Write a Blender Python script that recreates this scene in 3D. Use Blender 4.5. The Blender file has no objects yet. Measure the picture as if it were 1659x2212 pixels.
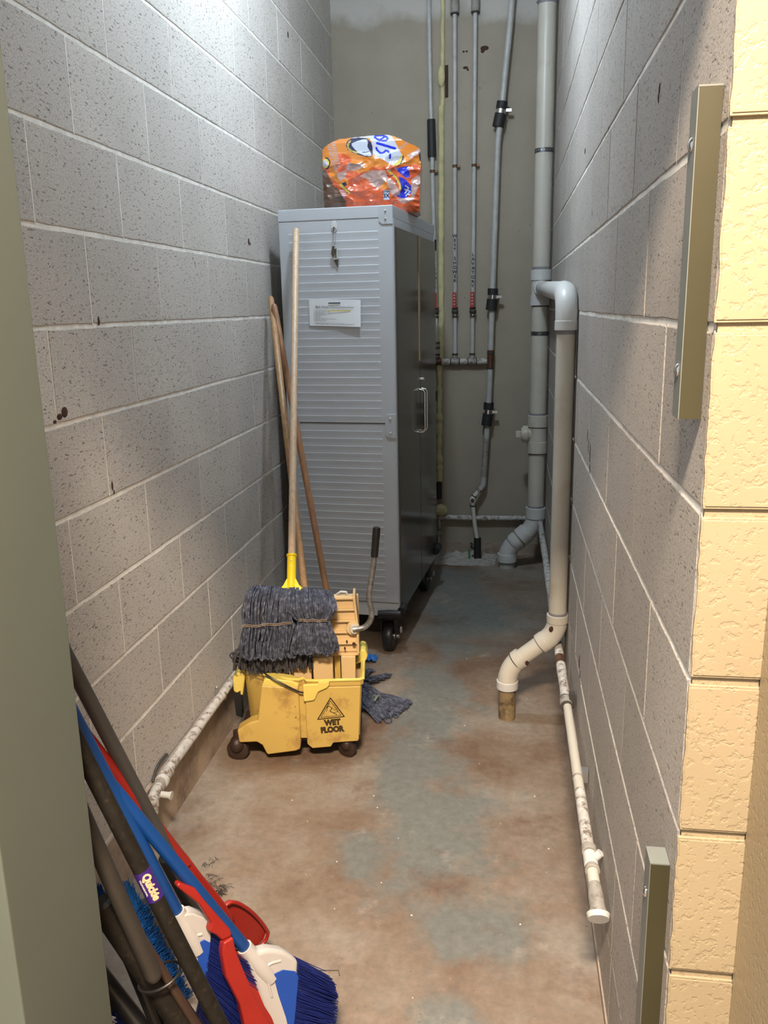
import bpy, bmesh, math, random
from mathutils import Vector, Matrix, noise
random.seed(7)
SC = bpy.context.scene
COL = SC.collection
# ------------------------------------------------------------------ camera
F, PIT, YAW, ROL, CAMZ = 1828.02, -0.237627, 0.146257, 0.0199582, 1.43366
cp, sp, cy, sy, cr, sr = math.cos(PIT), math.sin(PIT), math.cos(YAW), math.sin(YAW), math.cos(ROL), math.sin(ROL)
Rz = Matrix(((cy, -sy, 0), (sy, cy, 0), (0, 0, 1)))
Rx = Matrix(((1, 0, 0), (0, cp, -sp), (0, sp, cp)))
Ry = Matrix(((cr, 0, sr), (0, 1, 0), (-sr, 0, cr)))
M3 = Rz @ Rx @ Ry
right, fwd, up = M3.col[0], M3.col[1], M3.col[2]
cam_d = bpy.data.cameras.new('camera')
cam_d.sensor_fit = 'HORIZONTAL'; cam_d.sensor_width = 36.0; cam_d.lens = F / 1659 * 36
cam_d.clip_start = 0.02
cam = bpy.data.objects.new('camera', cam_d); COL.objects.link(cam)
cm = Matrix((right, up, -fwd)).transposed().to_4x4(); cm.translation = (0, 0, CAMZ)
cam.matrix_world = cm
SC.camera = cam
# ------------------------------------------------------------------ world and lamps
w = bpy.data.worlds.new('world'); SC.world = w; w.use_nodes = True
w.node_tree.nodes['Background'].inputs[0].default_value = (0.97, 0.97, 0.95, 1)
w.node_tree.nodes['Background'].inputs[1].default_value = 0.72
def lamp(name, typ, loc, energy, col, rot=(0, 0, 0), **kw):
    d = bpy.data.lights.new(name, typ); d.energy = energy; d.color = col
    for k, v in kw.items(): setattr(d, k, v)
    o = bpy.data.objects.new(name, d); COL.objects.link(o); o.location = loc; o.rotation_euler = rot
    return o
COOL = (-0.37, 2.78, 2.99)
lamp('cool_bulb_light', 'POINT', COOL, 96, (0.72, 0.86, 1.0), shadow_soft_size=0.05)
lamp('warm_panel_light', 'AREA', (-0.06, -0.40, 2.97), 290, (1.0, 0.81, 0.62), rot=(math.radians(14), 0, 0), shape='RECTANGLE', size=0.5, size_y=0.3)
SC.view_settings.view_transform = 'Standard'; SC.view_settings.look = 'None'
SC.view_settings.exposure = 0.0; SC.view_settings.gamma = 1.0; SC.view_settings.use_curve_mapping = False

# ------------------------------------------------------------------ materials
def newmat(name):
    m = bpy.data.materials.new(name); m.use_nodes = True
    nt = m.node_tree; b = nt.nodes['Principled BSDF']
    return m, nt, b
def N(nt, t, **kw):
    n = nt.nodes.new(t)
    for k, v in kw.items():
        if k in n.inputs.keys(): n.inputs[k].default_value = v
        else: setattr(n, k, v)
    return n
def pos(nt):
    return N(nt, 'ShaderNodeNewGeometry').outputs['Position']
def noise_tex(nt, scale, detail=3, rough=.55, vec=None):
    n = N(nt, 'ShaderNodeTexNoise'); n.inputs['Scale'].default_value = scale
    n.inputs['Detail'].default_value = detail; n.inputs['Roughness'].default_value = rough
    nt.links.new(vec or pos(nt), n.inputs['Vector']); return n.outputs['Fac']
def ramp(nt, fac, stops):
    r = N(nt, 'ShaderNodeValToRGB'); nt.links.new(fac, r.inputs[0])
    e = r.color_ramp.elements
    while len(e) < len(stops): e.new(.5)
    for x, (p, c) in zip(e, stops):
        x.position = p; x.color = (c, c, c, 1) if isinstance(c, (int, float)) else (*c, 1)
    return r.outputs[0]
def mixc(nt, fac, a, b, mode='MIX'):
    m = N(nt, 'ShaderNodeMix'); m.data_type = 'RGBA'; m.blend_type = mode
    for s, v in ((m.inputs[0], fac), (m.inputs[6], a), (m.inputs[7], b)):
        if hasattr(v, 'is_linked') or hasattr(v, 'links'): nt.links.new(v, s)
        elif isinstance(v, (int, float)): s.default_value = v
        else: s.default_value = (*v, 1)
    return m.outputs[2]
def bump(nt, b, h, strength, dist=.002, prev=None):
    n = N(nt, 'ShaderNodeBump'); n.inputs['Strength'].default_value = strength; n.inputs['Distance'].default_value = dist
    nt.links.new(h, n.inputs['Height'])
    if prev: nt.links.new(prev, n.inputs['Normal'])
    nt.links.new(n.outputs[0], b.inputs['Normal']); return n.outputs[0]
def mat(name, col, rough=.5, metal=0, var=.12, vs=12, bs=0, bstr=.3, bdist=.001, dirt=None, dscale=8, dpos=(.55, .7), coat=0, spec=.5):
    m, nt, b = newmat(name)
    c = mixc(nt, 1.0, col, ramp(nt, noise_tex(nt, vs, 4), [(.3, 1 - var), (.7, 1 + var * .5)]), 'MULTIPLY')
    if dirt: c = mixc(nt, ramp(nt, noise_tex(nt, dscale, 6, .7), [(dpos[0], 0), (dpos[1], 1)]), c, dirt)
    nt.links.new(c, b.inputs['Base Color'])
    b.inputs['Roughness'].default_value = rough; b.inputs['Metallic'].default_value = metal
    b.inputs['Specular IOR Level'].default_value = spec
    b.inputs['Coat Weight'].default_value = coat
    if bs: bump(nt, b, noise_tex(nt, bs, 4), bstr, bdist)
    return m
def mat_block(name, base, dark, spot):
    m, nt, b = newmat(name)
    big = ramp(nt, noise_tex(nt, 2.2, 4), [(.3, .9), (.7, 1.08)])
    c = mixc(nt, 1.0, base, big, 'MULTIPLY')
    oi = N(nt, 'ShaderNodeObjectInfo')
    c = mixc(nt, 1.0, c, ramp(nt, oi.outputs['Random'], [(0, .90), (1, 1.06)]), 'MULTIPLY')
    grain = noise_tex(nt, 260, 3, .7)
    c = mixc(nt, 1.0, c, ramp(nt, grain, [(.35, .70), (.65, 1.18)]), 'MULTIPLY')
    mp = N(nt, 'ShaderNodeMapping'); mp.inputs['Scale'].default_value = (1, .33, 1); nt.links.new(pos(nt), mp.inputs[0]); PV = mp.outputs[0]
    pit = ramp(nt, noise_tex(nt, 190, 4, .65, PV), [(.355, .9), (.40, 0)])
    c = mixc(nt, pit, c, dark)
    sp_ = ramp(nt, noise_tex(nt, 9, 5, .7), [(.70, 0), (.78, 1)])
    c = mixc(nt, sp_, c, spot)
    nt.links.new(c, b.inputs['Base Color']); b.inputs['Roughness'].default_value = .85
    b.inputs['Specular IOR Level'].default_value = .3
    p = bump(nt, b, ramp(nt, noise_tex(nt, 190, 4, .65, PV), [(.32, 0), (.42, 1)]), .6, .0014)
    bump(nt, b, noise_tex(nt, 300, 2), .35, .001, p)
    return m
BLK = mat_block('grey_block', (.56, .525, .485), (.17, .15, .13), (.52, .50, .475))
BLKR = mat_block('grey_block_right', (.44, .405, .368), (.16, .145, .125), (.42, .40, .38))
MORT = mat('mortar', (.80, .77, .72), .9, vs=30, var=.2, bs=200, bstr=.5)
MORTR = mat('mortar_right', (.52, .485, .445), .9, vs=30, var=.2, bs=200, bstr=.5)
def mat_yellow():
    m, nt, b = newmat('yellow_block_paint')
    c = mixc(nt, 1.0, (.335, .272, .176), ramp(nt, noise_tex(nt, 5, 3), [(.3, .95), (.7, 1.04)]), 'MULTIPLY')
    nt.links.new(c, b.inputs['Base Color']); b.inputs['Roughness'].default_value = .45
    p = bump(nt, b, ramp(nt, noise_tex(nt, 115, 3, .5), [(.36, 0), (.46, 1)]), .35, .0018)
    bump(nt, b, noise_tex(nt, 220, 2), .15, .001, p)
    return m
YEL = mat_yellow()
def mat_floor():
    m, nt, b = newmat('stained_concrete')
    P = pos(nt)
    n1 = noise_tex(nt, 1.7, 6, .62); n2 = noise_tex(nt, 5.5, 7, .68); n3 = noise_tex(nt, 40, 5, .7)
    c = ramp(nt, n1, [(.36, (.150, .092, .058)), (.5, (.215, .162, .120)), (.62, (.265, .228, .188)), (.72, (.165, .112, .075))])
    # old blue-grey floor coating left in patches down the middle
    sep = N(nt, 'ShaderNodeSeparateXYZ'); nt.links.new(P, sep.inputs[0])
    def lobe(x0, y0, rx, ry):
        def sq(o, v0, r):
            a = N(nt, 'ShaderNodeMath', operation='SUBTRACT'); nt.links.new(o, a.inputs[0]); a.inputs[1].default_value = v0
            d = N(nt, 'ShaderNodeMath', operation='DIVIDE'); nt.links.new(a.outputs[0], d.inputs[0]); d.inputs[1].default_value = r
            p = N(nt, 'ShaderNodeMath', operation='MULTIPLY'); nt.links.new(d.outputs[0], p.inputs[0]); nt.links.new(d.outputs[0], p.inputs[1]); return p.outputs[0]
        s = N(nt, 'ShaderNodeMath', operation='ADD'); nt.links.new(sq(sep.outputs[0], x0, rx), s.inputs[0]); nt.links.new(sq(sep.outputs[1], y0, ry), s.inputs[1])
        e = N(nt, 'ShaderNodeMath', operation='MULTIPLY'); nt.links.new(s.outputs[0], e.inputs[0]); e.inputs[1].default_value = -1
        x = N(nt, 'ShaderNodeMath', operation='EXPONENT'); nt.links.new(e.outputs[0], x.inputs[0]); return x.outputs[0]
    tot = None
    for l in ((-.16, 3.75, .22, .45), (-.27, 2.85, .16, .50), (-.17, 2.10, .17, .32), (-.06, 1.72, .14, .15), (-.3, 2.4, .12, .3), (-.1, 1.45, .09, .1), (-.26, 4.3, .2, .3), (-.36, 1.95, .08, .12)):
        v = lobe(*l)
        if tot is None: tot = v
        else:
            a = N(nt, 'ShaderNodeMath', operation='MAXIMUM'); nt.links.new(tot, a.inputs[0]); nt.links.new(v, a.inputs[1]); tot = a.outputs[0]
    a = N(nt, 'ShaderNodeMath', operation='MULTIPLY_ADD'); nt.links.new(n2, a.inputs[0]); a.inputs[1].default_value = 2.3; nt.links.new(tot, a.inputs[2])
    k = ramp(nt, a.outputs[0], [(.0, 0), (1.0, 1)])
    s_ = N(nt, 'ShaderNodeMapRange'); nt.links.new(a.outputs[0], s_.inputs[0]); s_.inputs[1].default_value = 1.42; s_.inputs[2].default_value = 1.86
    s_.inputs[3].default_value = 0; s_.inputs[4].default_value = .85
    c = mixc(nt, s_.outputs[0], c, (.155, .165, .152))
    c = mixc(nt, ramp(nt, noise_tex(nt, 3.6, 7, .7), [(.57, 0), (.7, .65)]), c, (.125, .058, .030))
    c = mixc(nt, ramp(nt, noise_tex(nt, 4.7, 6, .72), [(.60, 0), (.74, .6)]), c, (.37, .33, .285))
    c = mixc(nt, 1.0, c, ramp(nt, n3, [(.3, .80), (.7, 1.15)]), 'MULTIPLY')
    c = mixc(nt, ramp(nt, noise_tex(nt, 120, 3, .6), [(.73, 0), (.76, .6)]), c, (.6, .57, .53))
    c = mixc(nt, ramp(nt, noise_tex(nt, 90, 2, .6), [(.24, .8), (.29, 0)]), c, (.06, .045, .035))
    nt.links.new(c, b.inputs['Base Color'])
    r = ramp(nt, n2, [(.3, .42), (.7, .7)]); nt.links.new(r, b.inputs['Roughness'])
    p = bump(nt, b, n3, .25, .002); bump(nt, b, noise_tex(nt, 8, 5), .25, .006, p)
    return m
FLOORM = mat_floor()
def mat_back():
    m, nt, b = newmat('parged_wall')
    c = mixc(nt, 1.0, (.345, .305, .24), ramp(nt, noise_tex(nt, 3, 5), [(.3, .9), (.7, 1.08)]), 'MULTIPLY')
    c = mixc(nt, ramp(nt, noise_tex(nt, 70, 4, .6), [(.27, .7), (.31, 0)]), c, (.07, .06, .05))
    c = mixc(nt, ramp(nt, noise_tex(nt, 45, 3, .6), [(.72, 0), (.76, .6)]), c, (.38, .37, .34))
    sep = N(nt, 'ShaderNodeSeparateXYZ'); nt.links.new(pos(nt), sep.inputs[0])
    a = N(nt, 'ShaderNodeMath', operation='MULTIPLY_ADD'); nt.links.new(noise_tex(nt, 5, 4), a.inputs[0]); a.inputs[1].default_value = .35; nt.links.new(sep.outputs[2], a.inputs[2])
    s_ = N(nt, 'ShaderNodeMapRange'); nt.links.new(a.outputs[0], s_.inputs[0]); s_.inputs[1].default_value = 3.03; s_.inputs[2].default_value = 3.12
    c = mixc(nt, s_.outputs[0], c, (.50, .48, .44))
    nt.links.new(c, b.inputs['Base Color']); b.inputs['Roughness'].default_value = .8
    bump(nt, b, noise_tex(nt, 90, 4), .35, .002); return m
BACKM = mat_back()
FOOT = mat('footing_concrete', (.38, .30, .235), .9, var=.35, vs=9, bs=60, bstr=.6, bdist=.004, dirt=(.13, .10, .08), dscale=6, dpos=(.55, .72))
CEIL = mat('ceiling_paint', (.55, .54, .5), .8)
GREEN = mat('door_green_paint', (.105, .125, .108), .5, var=.04, vs=4, bs=350, bstr=.12)
CAB = mat('cabinet_grey_metal', (.52, .55, .59), .42, .2, var=.04, vs=3)
CABT = mat('cabinet_trim_grey', (.49, .52, .56), .38, .2, var=.04)
STEEL = mat('stainless_door', (.17, .16, .135), .14, .9, var=.05, vs=3, bs=5, bstr=.03)
CHROME = mat('chrome', (.8, .8, .8), .12, 1, var=.03)
ZINC = mat('zinc', (.55, .56, .57), .35, .9)
BLACK = mat('black_plastic', (.012, .012, .013), .38)
RUBBER = mat('black_rubber', (.018, .018, .018), .6, bs=200)
DARKG = mat('dark_grey_pole', (.062, .058, .056), .4, .2, var=.15)
SPK = mat('speckled_black_pole', (.011, .009, .007), .55, 0, var=.3, vs=60, dirt=(.026, .021, .014), dscale=90, dpos=(.55, .7), spec=.25)
GREYP = mat('grey_brown_pole', (.042, .037, .032), .5, .1, var=.2, spec=.3)
BLUE = mat('blue_pole', (.003, .045, .20), .38, var=.08)
BLUEI = mat('blue_insert', (.008, .06, .36), .4, var=.06)
NAVY = mat('navy_bristle', (.004, .012, .115), .55, var=.3, vs=80)
LBLUE = mat('light_blue_bristle', (.012, .10, .36), .4, var=.3, vs=120)
WHITEP = mat('white_plastic', (.45, .435, .43), .38, var=.05, dirt=(.45, .33, .23), dscale=7, dpos=(.6, .85))
RED = mat('red_plastic', (.27, .014, .009), .4, var=.1, bs=60, bstr=.08)
PVC = mat('pvc_ivory', (.56, .53, .46), .38, var=.06, vs=6, dirt=(.42, .33, .22), dscale=5, dpos=(.58, .85))
PVCG = mat('pvc_light_grey', (.46, .455, .42), .4, var=.06, vs=6, dirt=(.25, .22, .18), dscale=18, dpos=(.62, .8))
PVCD = mat('pvc_stained_brown', (.26, .19, .10), .5, var=.35, vs=22, dirt=(.08, .055, .03), dscale=25, dpos=(.5, .65))
HUB = mat('pvc_fitting_white', (.60, .60, .585), .36, var=.05, dirt=(.40, .36, .30), dscale=9, dpos=(.6, .85))
PRIMER = mat('purple_primer', (.25, .24, .265), .5, var=.2, vs=40)
BAND = mat('dark_joint', (.05, .045, .04), .6)
SUP = mat('supply_pipe_white', (.48, .48, .47), .4, var=.15, vs=30, dirt=(.28, .20, .14), dscale=14, dpos=(.62, .76))
SCAB = mat('flaking_white_pipe', (.55, .53, .50), .7, var=.2, vs=40, dirt=(.20, .155, .12), dscale=38, dpos=(.50, .60), bs=90, bstr=.8, bdist=.003)
PIPEG = mat('grey_dirty_pipe', (.34, .32, .29), .6, var=.25, vs=40, dirt=(.13, .10, .08), dscale=30, dpos=(.54, .68))
FOAM = mat('yellow_foam', (.58, .53, .29), .8, var=.18, vs=20, bs=50, bstr=.7, bdist=.004, dirt=(.25, .17, .08), dscale=11, dpos=(.62, .8))
BRASS = mat('copper_brown', (.16, .085, .05), .45, .6, var=.3)
REDV = mat('red_valve_handle', (.45, .03, .025), .4)
GRNV = mat('green_valve_handle', (.02, .28, .06), .4)
STRAP = mat('galvanised_strap', (.16, .17, .18), .4, .8)
BUCK = mat('bucket_yellow', (.54, .37, .095), .42, var=.08, vs=6, dirt=(.27, .14, .045), dscale=9, dpos=(.54, .74), bs=120, bstr=.06)
BUCKL = mat('bucket_yellow_light', (.70, .56, .13), .4, var=.05)
WRING = mat('wringer_cream', (.66, .47, .235), .45, var=.07, vs=9, dirt=(.50, .28, .12), dscale=7, dpos=(.58, .8))
RUST = mat('dark_rust', (.05, .018, .008), .8)
LEVER = mat('worn_steel_lever', (.33, .33, .33), .42, .75, var=.35, vs=60, dirt=(.12, .11, .10), dscale=40, dpos=(.52, .62))
DARKC = mat('dark_red_brown_caster', (.035, .018, .012), .5)
YPLAS = mat('mop_clamp_yellow', (.85, .62, .012), .35, var=.03)
YARN = mat('mop_yarn_blue_grey', (.066, .076, .115), .95, var=.6, vs=70, bs=350, bstr=1.0, bdist=.002, dirt=(.20, .21, .27), dscale=70, dpos=(.50, .75))
YARND = mat('mop_yarn_dark', (.060, .058, .066), .95, var=.4, vs=110, bs=350, bstr=1.0, bdist=.002)
THREAD = mat('tan_stitching', (.28, .20, .12), .8)
def mat_wood(name, a, b_):
    m, nt, b = newmat(name)
    mp = N(nt, 'ShaderNodeMapping'); mp.inputs['Scale'].default_value = (60, 60, 3); nt.links.new(pos(nt), mp.inputs[0])
    c = ramp(nt, noise_tex(nt, 1.6, 5, .6, mp.outputs[0]), [(.3, b_), (.6, a)])
    nt.links.new(c, b.inputs['Base Color']); b.inputs['Roughness'].default_value = .42; return m
WOODL = mat_wood('pale_wood', (.60, .43, .29), (.47, .32, .20))
WOODB = mat_wood('amber_wood', (.42, .245, .115), (.30, .165, .075))
WOODR = mat_wood('brown_wood', (.33, .165, .08), (.24, .11, .05))
PAPER = mat('paper', (.74, .77, .80), .6, var=.02)
INK = mat('ink', (.05, .05, .06), .7); INKB = mat('ink_black', (.02, .016, .01), .6)
HILI = mat('highlighter', (.70, .55, .05), .6); DGRN = mat('green_banner', (.05, .09, .09), .6)
PEN = mat('marker_ink', (.03, .03, .035), .7)
LABELP = mat('purple_label', (.035, .012, .15), .35); LABELO = mat('peach_print', (.78, .42, .25), .4)
FLG = mat('bracket_metal_cool_lit', (.17, .185, .172), .45, .1)  # bracket's own metal again, cool light on flange and cap painted in as grey
BRKT = mat('bracket_metal_warm_lit', (.046, .041, .019), .45, .1, var=.12, vs=4)  # olive of the front face is warm reflected light put into the colour
CLEAR = mat('key_tag_plastic', (.45, .47, .42), .25, var=.2); KEYM = mat('key_metal', (.14, .125, .10), .35, .8)
SCRAP = mat('blue_film', (.04, .18, .55), .2); LINT = mat('lint', (.05, .04, .035), .95)
CHIP = mat('paint_chip', (.70, .68, .64), .7)
OR1 = mat('wrap_orange', (.60, .19, .022), .24, var=.06, coat=.6); OR2 = mat('wrap_red_orange', (.56, .090, .025), .22, var=.1, coat=.6)
WRW = mat('wrap_white', (.46, .49, .58), .22, coat=.6); WRN = mat('wrap_navy', (.015, .018, .06), .22, coat=.5)
WRY = mat('wrap_yellow', (.55, .42, .07), .25, coat=.5); WRB = mat('wrap_blue', (.01, .025, .48), .2, coat=.6)
WRC = mat('wrap_clear_pink', (.42, .27, .24), .14, var=.25, vs=25, coat=.8); WRD = mat('wrap_brown', (.10, .055, .035), .3)

# ------------------------------------------------------------------ mesh helpers
def link(name, verts, faces, m, parent=None, smooth=False, mats=None, mi=None):
    me = bpy.data.meshes.new(name); me.from_pydata([tuple(v) for v in verts], [], faces)
    for x in (mats or [m]): me.materials.append(x)
    if mi: me.polygons.foreach_set('material_index', mi)
    if smooth: me.polygons.foreach_set('use_smooth', [True] * len(me.polygons))
    me.update()
    o = bpy.data.objects.new(name, me); COL.objects.link(o)
    if parent: o.parent = parent
    return o
class MB:
    def __init__(s): s.v = []; s.f = []
    def add(s, vs, fs):
        n = len(s.v); s.v += [Vector(v) for v in vs]; s.f += [[i + n for i in f] for f in fs]; return s
    def box(s, lo, hi, T=None):
        x0, y0, z0 = lo; x1, y1, z1 = hi
        vs = [Vector(p) for p in ((x0, y0, z0), (x1, y0, z0), (x1, y1, z0), (x0, y1, z0), (x0, y0, z1), (x1, y0, z1), (x1, y1, z1), (x0, y1, z1))]
        if T: vs = [T @ v for v in vs]
        return s.add(vs, [(0, 3, 2, 1), (4, 5, 6, 7), (0, 1, 5, 4), (1, 2, 6, 5), (2, 3, 7, 6), (3, 0, 4, 7)])
    def tube(s, pts, r, n=10, caps=True, flat=1.0):
        pts = [Vector(p) for p in pts]; k = len(pts)
        rs = r if isinstance(r, (list, tuple)) else [r] * k
        tang = []
        for i in range(k):
            a = pts[max(i - 1, 0)]; b = pts[min(i + 1, k - 1)]; d = b - a
            tang.append(d.normalized() if d.length > 1e-9 else Vector((0, 0, 1)))
        t0 = tang[0]; ref = Vector((0, 0, 1)) if abs(t0.z) < .9 else Vector((1, 0, 0))
        u = t0.cross(ref).normalized(); vs = []; 
        for i in range(k):
            t = tang[i]; u = (u - t * u.dot(t))
            u = u.normalized() if u.length > 1e-6 else t.orthogonal().normalized()
            v = t.cross(u)
            for j in range(n):
                a = 2 * math.pi * j / n
                vs.append(pts[i] + (u * math.cos(a) + v * math.sin(a) * flat) * rs[i])
        fs = [(i * n + j, i * n + (j + 1) % n, (i + 1) * n + (j + 1) % n, (i + 1) * n + j) for i in range(k - 1) for j in range(n)]
        if caps: fs += [tuple(range(n))[::-1], tuple((k - 1) * n + j for j in range(n))]
        return s.add(vs, fs)
    def cyl(s, a, b, r, n=16): return s.tube([a, b], r, n)
    def ball(s, c, r, n=8, m=6, sc=(1, 1, 1)):
        vs = []; fs = []
        for i in range(m + 1):
            t = math.pi * i / m
            for j in range(n):
                a = 2 * math.pi * j / n
                vs.append((c[0] + r * sc[0] * math.sin(t) * math.cos(a), c[1] + r * sc[1] * math.sin(t) * math.sin(a), c[2] + r * sc[2] * math.cos(t)))
        fs = [(i * n + j, (i + 1) * n + j, (i + 1) * n + (j + 1) % n, i * n + (j + 1) % n) for i in range(m) for j in range(n)]
        return s.add(vs, fs)
    def prism(s, poly, h0, h1, T):
        "poly in local xy, extruded along local z, T maps to world"
        n = len(poly)
        vs = [T @ Vector((p[0], p[1], h0)) for p in poly] + [T @ Vector((p[0], p[1], h1)) for p in poly]
        return s.add(vs, [tuple(range(n))[::-1], tuple(range(n, 2 * n))] + [(i, (i + 1) % n, n + (i + 1) % n, n + i) for i in range(n)])
    def build(s, name, m, parent=None, smooth=False, bevel=0, seg=2, stuff=False, sub=0):
        o = link(name, s.v, s.f, m, parent, smooth)
        bm = bmesh.new(); bm.from_mesh(o.data); bmesh.ops.recalc_face_normals(bm, faces=bm.faces); bm.to_mesh(o.data); bm.free()
        if bevel:
            b = o.modifiers.new('bevel', 'BEVEL'); b.width = bevel; b.segments = seg; b.limit_method = 'ANGLE'; b.angle_limit = math.radians(35)
            o.data.polygons.foreach_set('use_smooth', [True] * len(o.data.polygons))
            wn = o.modifiers.new('wn', 'WEIGHTED_NORMAL'); wn.keep_sharp = True
        elif smooth:
            try: o.data.set_sharp_from_angle(angle=math.radians(40))
            except Exception: pass
        if stuff: o['kind'] = 'stuff'
        return o
def thing(name, label, cat, loc=(0, 0, 0), group=None):
    o = bpy.data.objects.new(name, None); COL.objects.link(o); o.location = loc; o.empty_display_size = .05
    o['label'] = label; o['category'] = cat
    if group: o['group'] = group
    return o
def rehome(root):
    "children were built in world coordinates: keep them there under an empty standing at the thing's base"
    inv = Matrix.Translation(-Vector(root.location))
    for ch in root.children: ch.matrix_parent_inverse = inv
def tag(o, label, cat, group=None):
    o['label'] = label; o['category'] = cat
    if group: o['group'] = group
    return o
def struct(o): o['kind'] = 'structure'; return o
def text_mesh(name, s, size, T, m, parent, depth=.0004, bold=0.0, align='CENTER', sx=1.0, spacing=1.0, shear=0):
    cu = bpy.data.curves.new('t', 'FONT'); cu.body = s; cu.size = size; cu.align_x = align; cu.align_y = 'CENTER'; cu.extrude = depth
    cu.offset = bold; cu.resolution_u = 3; cu.space_character = spacing; cu.shear = shear
    to = bpy.data.objects.new('t', cu); COL.objects.link(to)
    dg = bpy.context.evaluated_depsgraph_get(); me = bpy.data.meshes.new_from_object(to.evaluated_get(dg))
    bpy.data.objects.remove(to); bpy.data.curves.remove(cu)
    me.transform(Matrix.Diagonal((sx, 1, 1, 1))); me.transform(T); me.materials.clear(); me.materials.append(m)
    o = bpy.data.objects.new(name, me); COL.objects.link(o); o.parent = parent; return o
def frame4(o, x, y, z):
    m = Matrix((Vector(x).normalized(), Vector(y).normalized(), Vector(z).normalized())).transposed().to_4x4(); m.translation = Vector(o); return m
def arc(a, b, c, n=6):
    "quadratic curve through control b"
    a, b, c = Vector(a), Vector(b), Vector(c)
    return [a * (1 - t) ** 2 + b * 2 * t * (1 - t) + c * t * t for t in [i / n for i in range(n + 1)]]

def smooth_path(p, k=5):
    out = []
    P_ = [Vector(q) for q in p]
    for i in range(len(P_) - 1):
        p0, p1, p2, p3 = P_[max(i - 1, 0)], P_[i], P_[i + 1], P_[min(i + 2, len(P_) - 1)]
        for j in range(k):
            t_ = j / k; out.append(.5 * ((2 * p1) + (p2 - p0) * t_ + (2 * p0 - 5 * p1 + 4 * p2 - p3) * t_ ** 2 + (3 * p1 - p0 - 3 * p2 + p3) * t_ ** 3))
    out.append(P_[-1]); return out

# ------------------------------------------------------------------ room
XL, XR, YF, YB, ZC = -0.9459, 0.2190, 0.968, 4.85, 3.20
J1, CH, BL = 0.1861, 0.2032, 0.4064
floor = struct(MB().box((-1.6, -1.2, -.12), (1.0, YB + .2, 0)).build('floor', FLOORM))
wl = struct(MB().box((XL - .19, YF - .16, 0), (XL - .0018, YB + .2, ZC)).build('wall_left', MORT))
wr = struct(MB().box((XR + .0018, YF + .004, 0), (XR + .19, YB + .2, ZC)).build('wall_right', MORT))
wb = struct(MB().box((XL - .0018, YB, 0), (XR + .0018, YB + .19, ZC)).build('wall_back', BACKM))
struct(MB().box((XL - .19, YF - .16, ZC), (XR + .19, YB + .19, ZC + .1)).build('ceiling', CEIL))
struct(MB().box((-1.3, -1.2, 3.02), (.6, YF - .17, 3.1)).build('ceiling_outside', CEIL))
# front wall with the door opening, yellow outside
wf = MB(); wf.box((-1.25, .80, 0), (-.615, YF - .004, 3.02)); wf.box((-.615, .80, 2.06), (.295, YF - .004, 3.02))
struct(wf.build('wall_front', YEL))
wo = MB(); wo.box((.2965, -1.2, 0), (.45, .962, 3.02)); struct(wo.build('wall_outside', YEL))
# concrete footing strip under the first course on both sides
struct(MB().box((XL - .004, YF, 0), (XL + .004, YB, J1 - .008)).build('baseboard_left', FOOT))
struct(MB().box((XR - .003, YF + .004, 0), (XR + .006, YB, .022)).build('baseboard_right', FOOT))
struct(MB().box((XL + .005, YB - .012, 0), (XR - .004, YB, .07)).build('baseboard_back', FOOT))

blk_cache = {}
def block_mesh(L, H, m, key, proud=.0018):
    k = (round(L, 3), round(H, 3), key, random.randrange(4))
    if k in blk_cache: return blk_cache[k]
    g, gv, n = .0021, .0050, 9               # half gaps head/bed, segments along the edges
    lo = [gv + random.uniform(-.0012, .0010) for _ in range(n + 1)]; hi = [H - gv + random.uniform(-.0008, .0012) for _ in range(n + 1)]
    xs = [g + (L - 2 * g) * i / n for i in range(n + 1)]
    loop = [(x, z) for x, z in zip(xs, lo)] + [(xs[-1] + random.uniform(-.0008, .0006), H * .5)] + [(x, z) for x, z in zip(xs[::-1], hi[::-1])] + [(xs[0] + random.uniform(-.0006, .0008), H * .5)]
    cx, cz = L / 2, H / 2; c = .0016
    N_ = len(loop); vs = [(x, -.001, z) for x, z in loop] + [(x, proud - .0007, z) for x, z in loop] + [(x - math.copysign(c * .6, x - cx), proud, z - math.copysign(c, z - cz) * (abs(z - cz) > H * .3)) for x, z in loop]
    fs = [(a + i, a + (i + 1) % N_, a + N_ + (i + 1) % N_, a + N_ + i) for a in (0, N_) for i in range(N_)] + [tuple(range(2 * N_, 3 * N_))]
    me = bpy.data.meshes.new('block'); me.from_pydata(vs, [], fs); me.materials.append(m)
    bm = bmesh.new(); bm.from_mesh(me); bmesh.ops.recalc_face_normals(bm, faces=bm.faces)
    top = max(bm.faces, key=lambda f: len(f.verts))
    if top.normal.y < 0: bmesh.ops.reverse_faces(bm, faces=bm.faces)
    bm.to_mesh(me); bm.free()
    blk_cache[k] = me; return me
def put_block(me, loc, rz, wall, mirror=False):
    o = bpy.data.objects.new('block', me); COL.objects.link(o); o.parent = wall
    o.location = loc; o.rotation_euler = (0, random.uniform(-.0010, .0010), rz + random.uniform(-.0008, .0008))
    return o
def spans(y0, y1, phase, L=BL, mn=.12):
    e = []; y = phase
    while y > y0: y -= L
    while y < y1 - .02:
        a, b = max(y, y0), min(y + L, y1)
        if b - a > .02: e.append([a, b])
        y += L
    if len(e) > 1 and e[0][1] - e[0][0] < mn: e[1][0] = e[0][0]; e.pop(0)
    if len(e) > 1 and e[-1][1] - e[-1][0] < .03: e[-2][1] = e[-1][1]; e.pop()
    return e
HJL, HJR = MB(), MB()
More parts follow.
